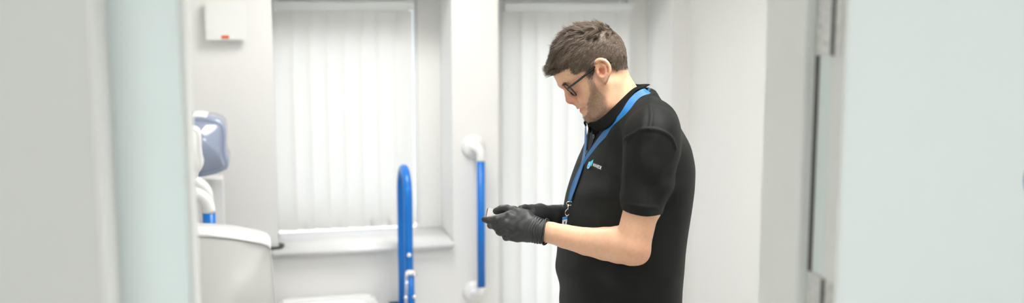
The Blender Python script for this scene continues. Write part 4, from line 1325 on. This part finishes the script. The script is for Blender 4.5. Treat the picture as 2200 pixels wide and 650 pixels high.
rg = big_mesh('glove', v + n_ * disp[:, None], q, M_GLOVE, person, org=ORG)
rg['label'] = 'black disposable glove on the farther hand'
u = np.cross(rax, UP); u /= np.linalg.norm(u); w = np.cross(u, rax)
ring = rcut + np.cos(ang)[:, None] * u * 0.0285 + np.sin(ang)[:, None] * w * 0.0285
V, F = tube_arrays(ring - ORG, 0.0020, 8, True); from_np('cuff_roll', V, F, M_GLOVE, rg)

# ------------------------------------------------------------------ phone in the hands
pc = ca(1098, 459, 2.437)
pax = ca(1043, 455.5, 2.437) - ca(1098, 468.0, 2.437); pax /= np.linalg.norm(pax)
pn = UP * 0.96 + np.array([0.10, -0.22, 0]); pn -= (pn @ pax) * pax; pn /= np.linalg.norm(pn)
pl_ = np.cross(pn, pax)
pend = ca(1044.5, 459.0, 2.437)
pcen = pend - pax * 0.066
phone = empty('phone', to_room(pcen), 0)
tag(phone, 'slim smartphone with pale screen and dark edge held in gloved hands', 'phone')
Rm = np.array([to_room(pax + np.array([0, 0, 0])) - 0, to_room(pl_), to_room(pn)])
def phone_part(name, hx, hy, z0, z1, r, m, parent, bev=0.0):
    bm = bmesh.new(); n = 6; pts = []
    for (cx, cy, a0) in ((hx - r, hy - r, 0), (-hx + r, hy - r, 90), (-hx + r, -hy + r, 180), (hx - r, -hy + r, 270)):
        for k in range(n + 1):
            a = math.radians(a0 + 90 * k / n); pts.append((cx + r * math.cos(a), cy + r * math.sin(a)))
    A_ = [bm.verts.new((p[0], p[1], z0)) for p in pts]; B_ = [bm.verts.new((p[0], p[1], z1)) for p in pts]
    bm.faces.new(list(reversed(A_))); bm.faces.new(B_)
    for i in range(len(pts)):
        j = (i + 1) % len(pts); bm.faces.new((A_[i], A_[j], B_[j], B_[i]))
    if bev: bmesh.ops.bevel(bm, geom=[e for e in bm.edges if abs(e.verts[0].co.z - e.verts[1].co.z) < 1e-6], offset=bev, segments=2, affect='EDGES')
    for v_ in bm.verts:
        v_.co = Vector(Rm[0] * v_.co.x + Rm[1] * v_.co.y + Rm[2] * v_.co.z)
    return from_bm(name, bm, m, parent)
phone_part('case', 0.066, 0.0335, -0.0042, 0.0038, 0.009, mat('phone_dark_edge', (0.03, 0.03, 0.032), 0.25, var=0.05), phone, 0.001)
phone_part('screen', 0.0642, 0.0318, 0.0036, 0.0042, 0.008, mat('phone_screen', (0.45, 0.44, 0.43), 0.10, coat=0.6, var=0.02), phone)

# ------------------------------------------------------------------ lanyard
lan_o = T(1240, 430, 0.02)
lan = empty('lanyard', to_room(lan_o), -PSI)
tag(lan, 'blue lanyard with metal clip and small badge around the man\'s neck', 'lanyard')
M_STRAP = mat('blue_strap_webbing', (0.004, 0.125, 0.345), 0.42, bump=0.3, bscale=1500, var=0.10, vscale=60)
lp = [(1391, 198), (1374, 206), (1358, 222), (1346, 241), (1333, 258), (1317, 272), (1304, 286), (1290, 302), (1277, 320), (1262.5, 340), (1251.5, 360), (1241.5, 382), (1233, 405), (1227, 431)]
P, N_ = surf(lp, 6, 0.0030)
wt = np.full(len(P), 0.0155)
vd = np.array([0, -1.0, 0.2]); kb = np.clip(1 - np.arange(len(P)) / (0.5 * len(P)), 0, 1)[:, None]
N_ = N_ + vd * (0.3 + 0.9 * kb); N_ /= np.linalg.norm(N_, axis=1)[:, None]
tp_ = np.linspace(0, 1, len(P))
wt = np.interp(tp_, [0, 0.3, 0.55, 0.7, 0.85, 1], [0.0195, 0.0195, 0.0145, 0.0130, 0.0155, 0.0170])
ribbon('strap', P, N_, 0.0185, M_STRAP, lan, lan_o, 0.0012, wt)
# the strand over the other shoulder mirrors it and meets it at the clip
Pm = np.array([mirror(p, TC, TL) for p in P]); Nm = np.array([n__ - 2 * (n__ @ TL) * TL for n__ in N_])
end = P[-1]; k_ = np.clip((np.arange(len(Pm)) / (len(Pm) - 1) - 0.45) / 0.55, 0, 1)[:, None]
Pm = Pm + (end - Pm[-1])[None, :] * k_ ** 1.3
v_ = S.at(Pm); Pm = Pm + S.grad(Pm) * np.maximum(0.0035 - v_, 0)[:, None]
Nm = S.grad(Pm)
ribbon('strap', Pm, Nm, 0.0185, M_STRAP, lan, lan_o, 0.0012)
# behind the neck
back = spline([P[0], T(1396, 197, 0.03), T(1398, 197, 0.0), T(1396, 197, -0.03), Pm[0]], 6)
nb = (back - cen) * np.array([1, 1, 0]); nb /= np.linalg.norm(nb, axis=1)[:, None]
ribbon('strap', back, nb, 0.0175, M_STRAP, lan, lan_o, 0.0012)
# metal end, swivel clip and badge
dC = P[-1][1] - 0.004
def lc(px, py, dd=0.0): return ca(px, py, dC + dd) - lan_o
ringp = np.array([lc(1224.5 + 7 * math.cos(a), 436.5 + 4.2 * math.sin(a)) for a in np.linspace(0, 2 * math.pi, 20, endpoint=False)])
V, F = tube_arrays(ringp, 0.0013, 8, True); clip_ring = from_np('ring', V, F, M_CHROME, lan)
V, F = tube_arrays(spline([lc(1222.5, 439), lc(1221.5, 443), lc(1220.5, 449)], 4), [0.0022, 0.0026, 0.0030, 0.0030, 0.0032, 0.0030, 0.0028, 0.0026, 0.0022], 10); from_np('swivel', V, F, M_CHROME, lan)
V, F = tube_arrays(spline([lc(1220, 448), lc(1215.5, 453), lc(1215, 459), lc(1219, 463), lc(1223.5, 459), lc(1224, 456)], 5), 0.0013, 8); from_np('hook', V, F, M_CHROME, lan)
bd = [lc(1208.5, 467), lc(1218.5, 464.0), lc(1218.0, 500), lc(1206.5, 500)]
def slab(name, q, m, parent, t=0.0012, y0=0.0):
    f_ = np.array([0, -1.0, 0]) * t; b_ = np.array([0, -1.0, 0]) * y0
    V = [p + b_ for p in q] + [p + b_ + f_ for p in q]
    from_np(name, V, [(3, 2, 1, 0), (4, 5, 6, 7), (0, 1, 5, 4), (1, 2, 6, 5), (2, 3, 7, 6), (3, 0, 4, 7)], m, parent, False)
slab('badge', bd, mat('badge_white', (0.78, 0.78, 0.80), 0.3, var=0.03), lan)
slab('badge_band', [lc(1208.3, 467.2), lc(1218.8, 463.8), lc(1218.6, 469.3), lc(1208.0, 471.8)], mat('badge_blue', (0.01, 0.20, 0.62), 0.3, var=0.05), lan, 0.0005, 0.0013)
slab('badge_print', [lc(1211.5, 475), lc(1214.6, 474.2), lc(1214.2, 484), lc(1211.0, 484)], mat('badge_dark', (0.06, 0.07, 0.09), 0.4, var=0.05), lan, 0.0004, 0.0013)
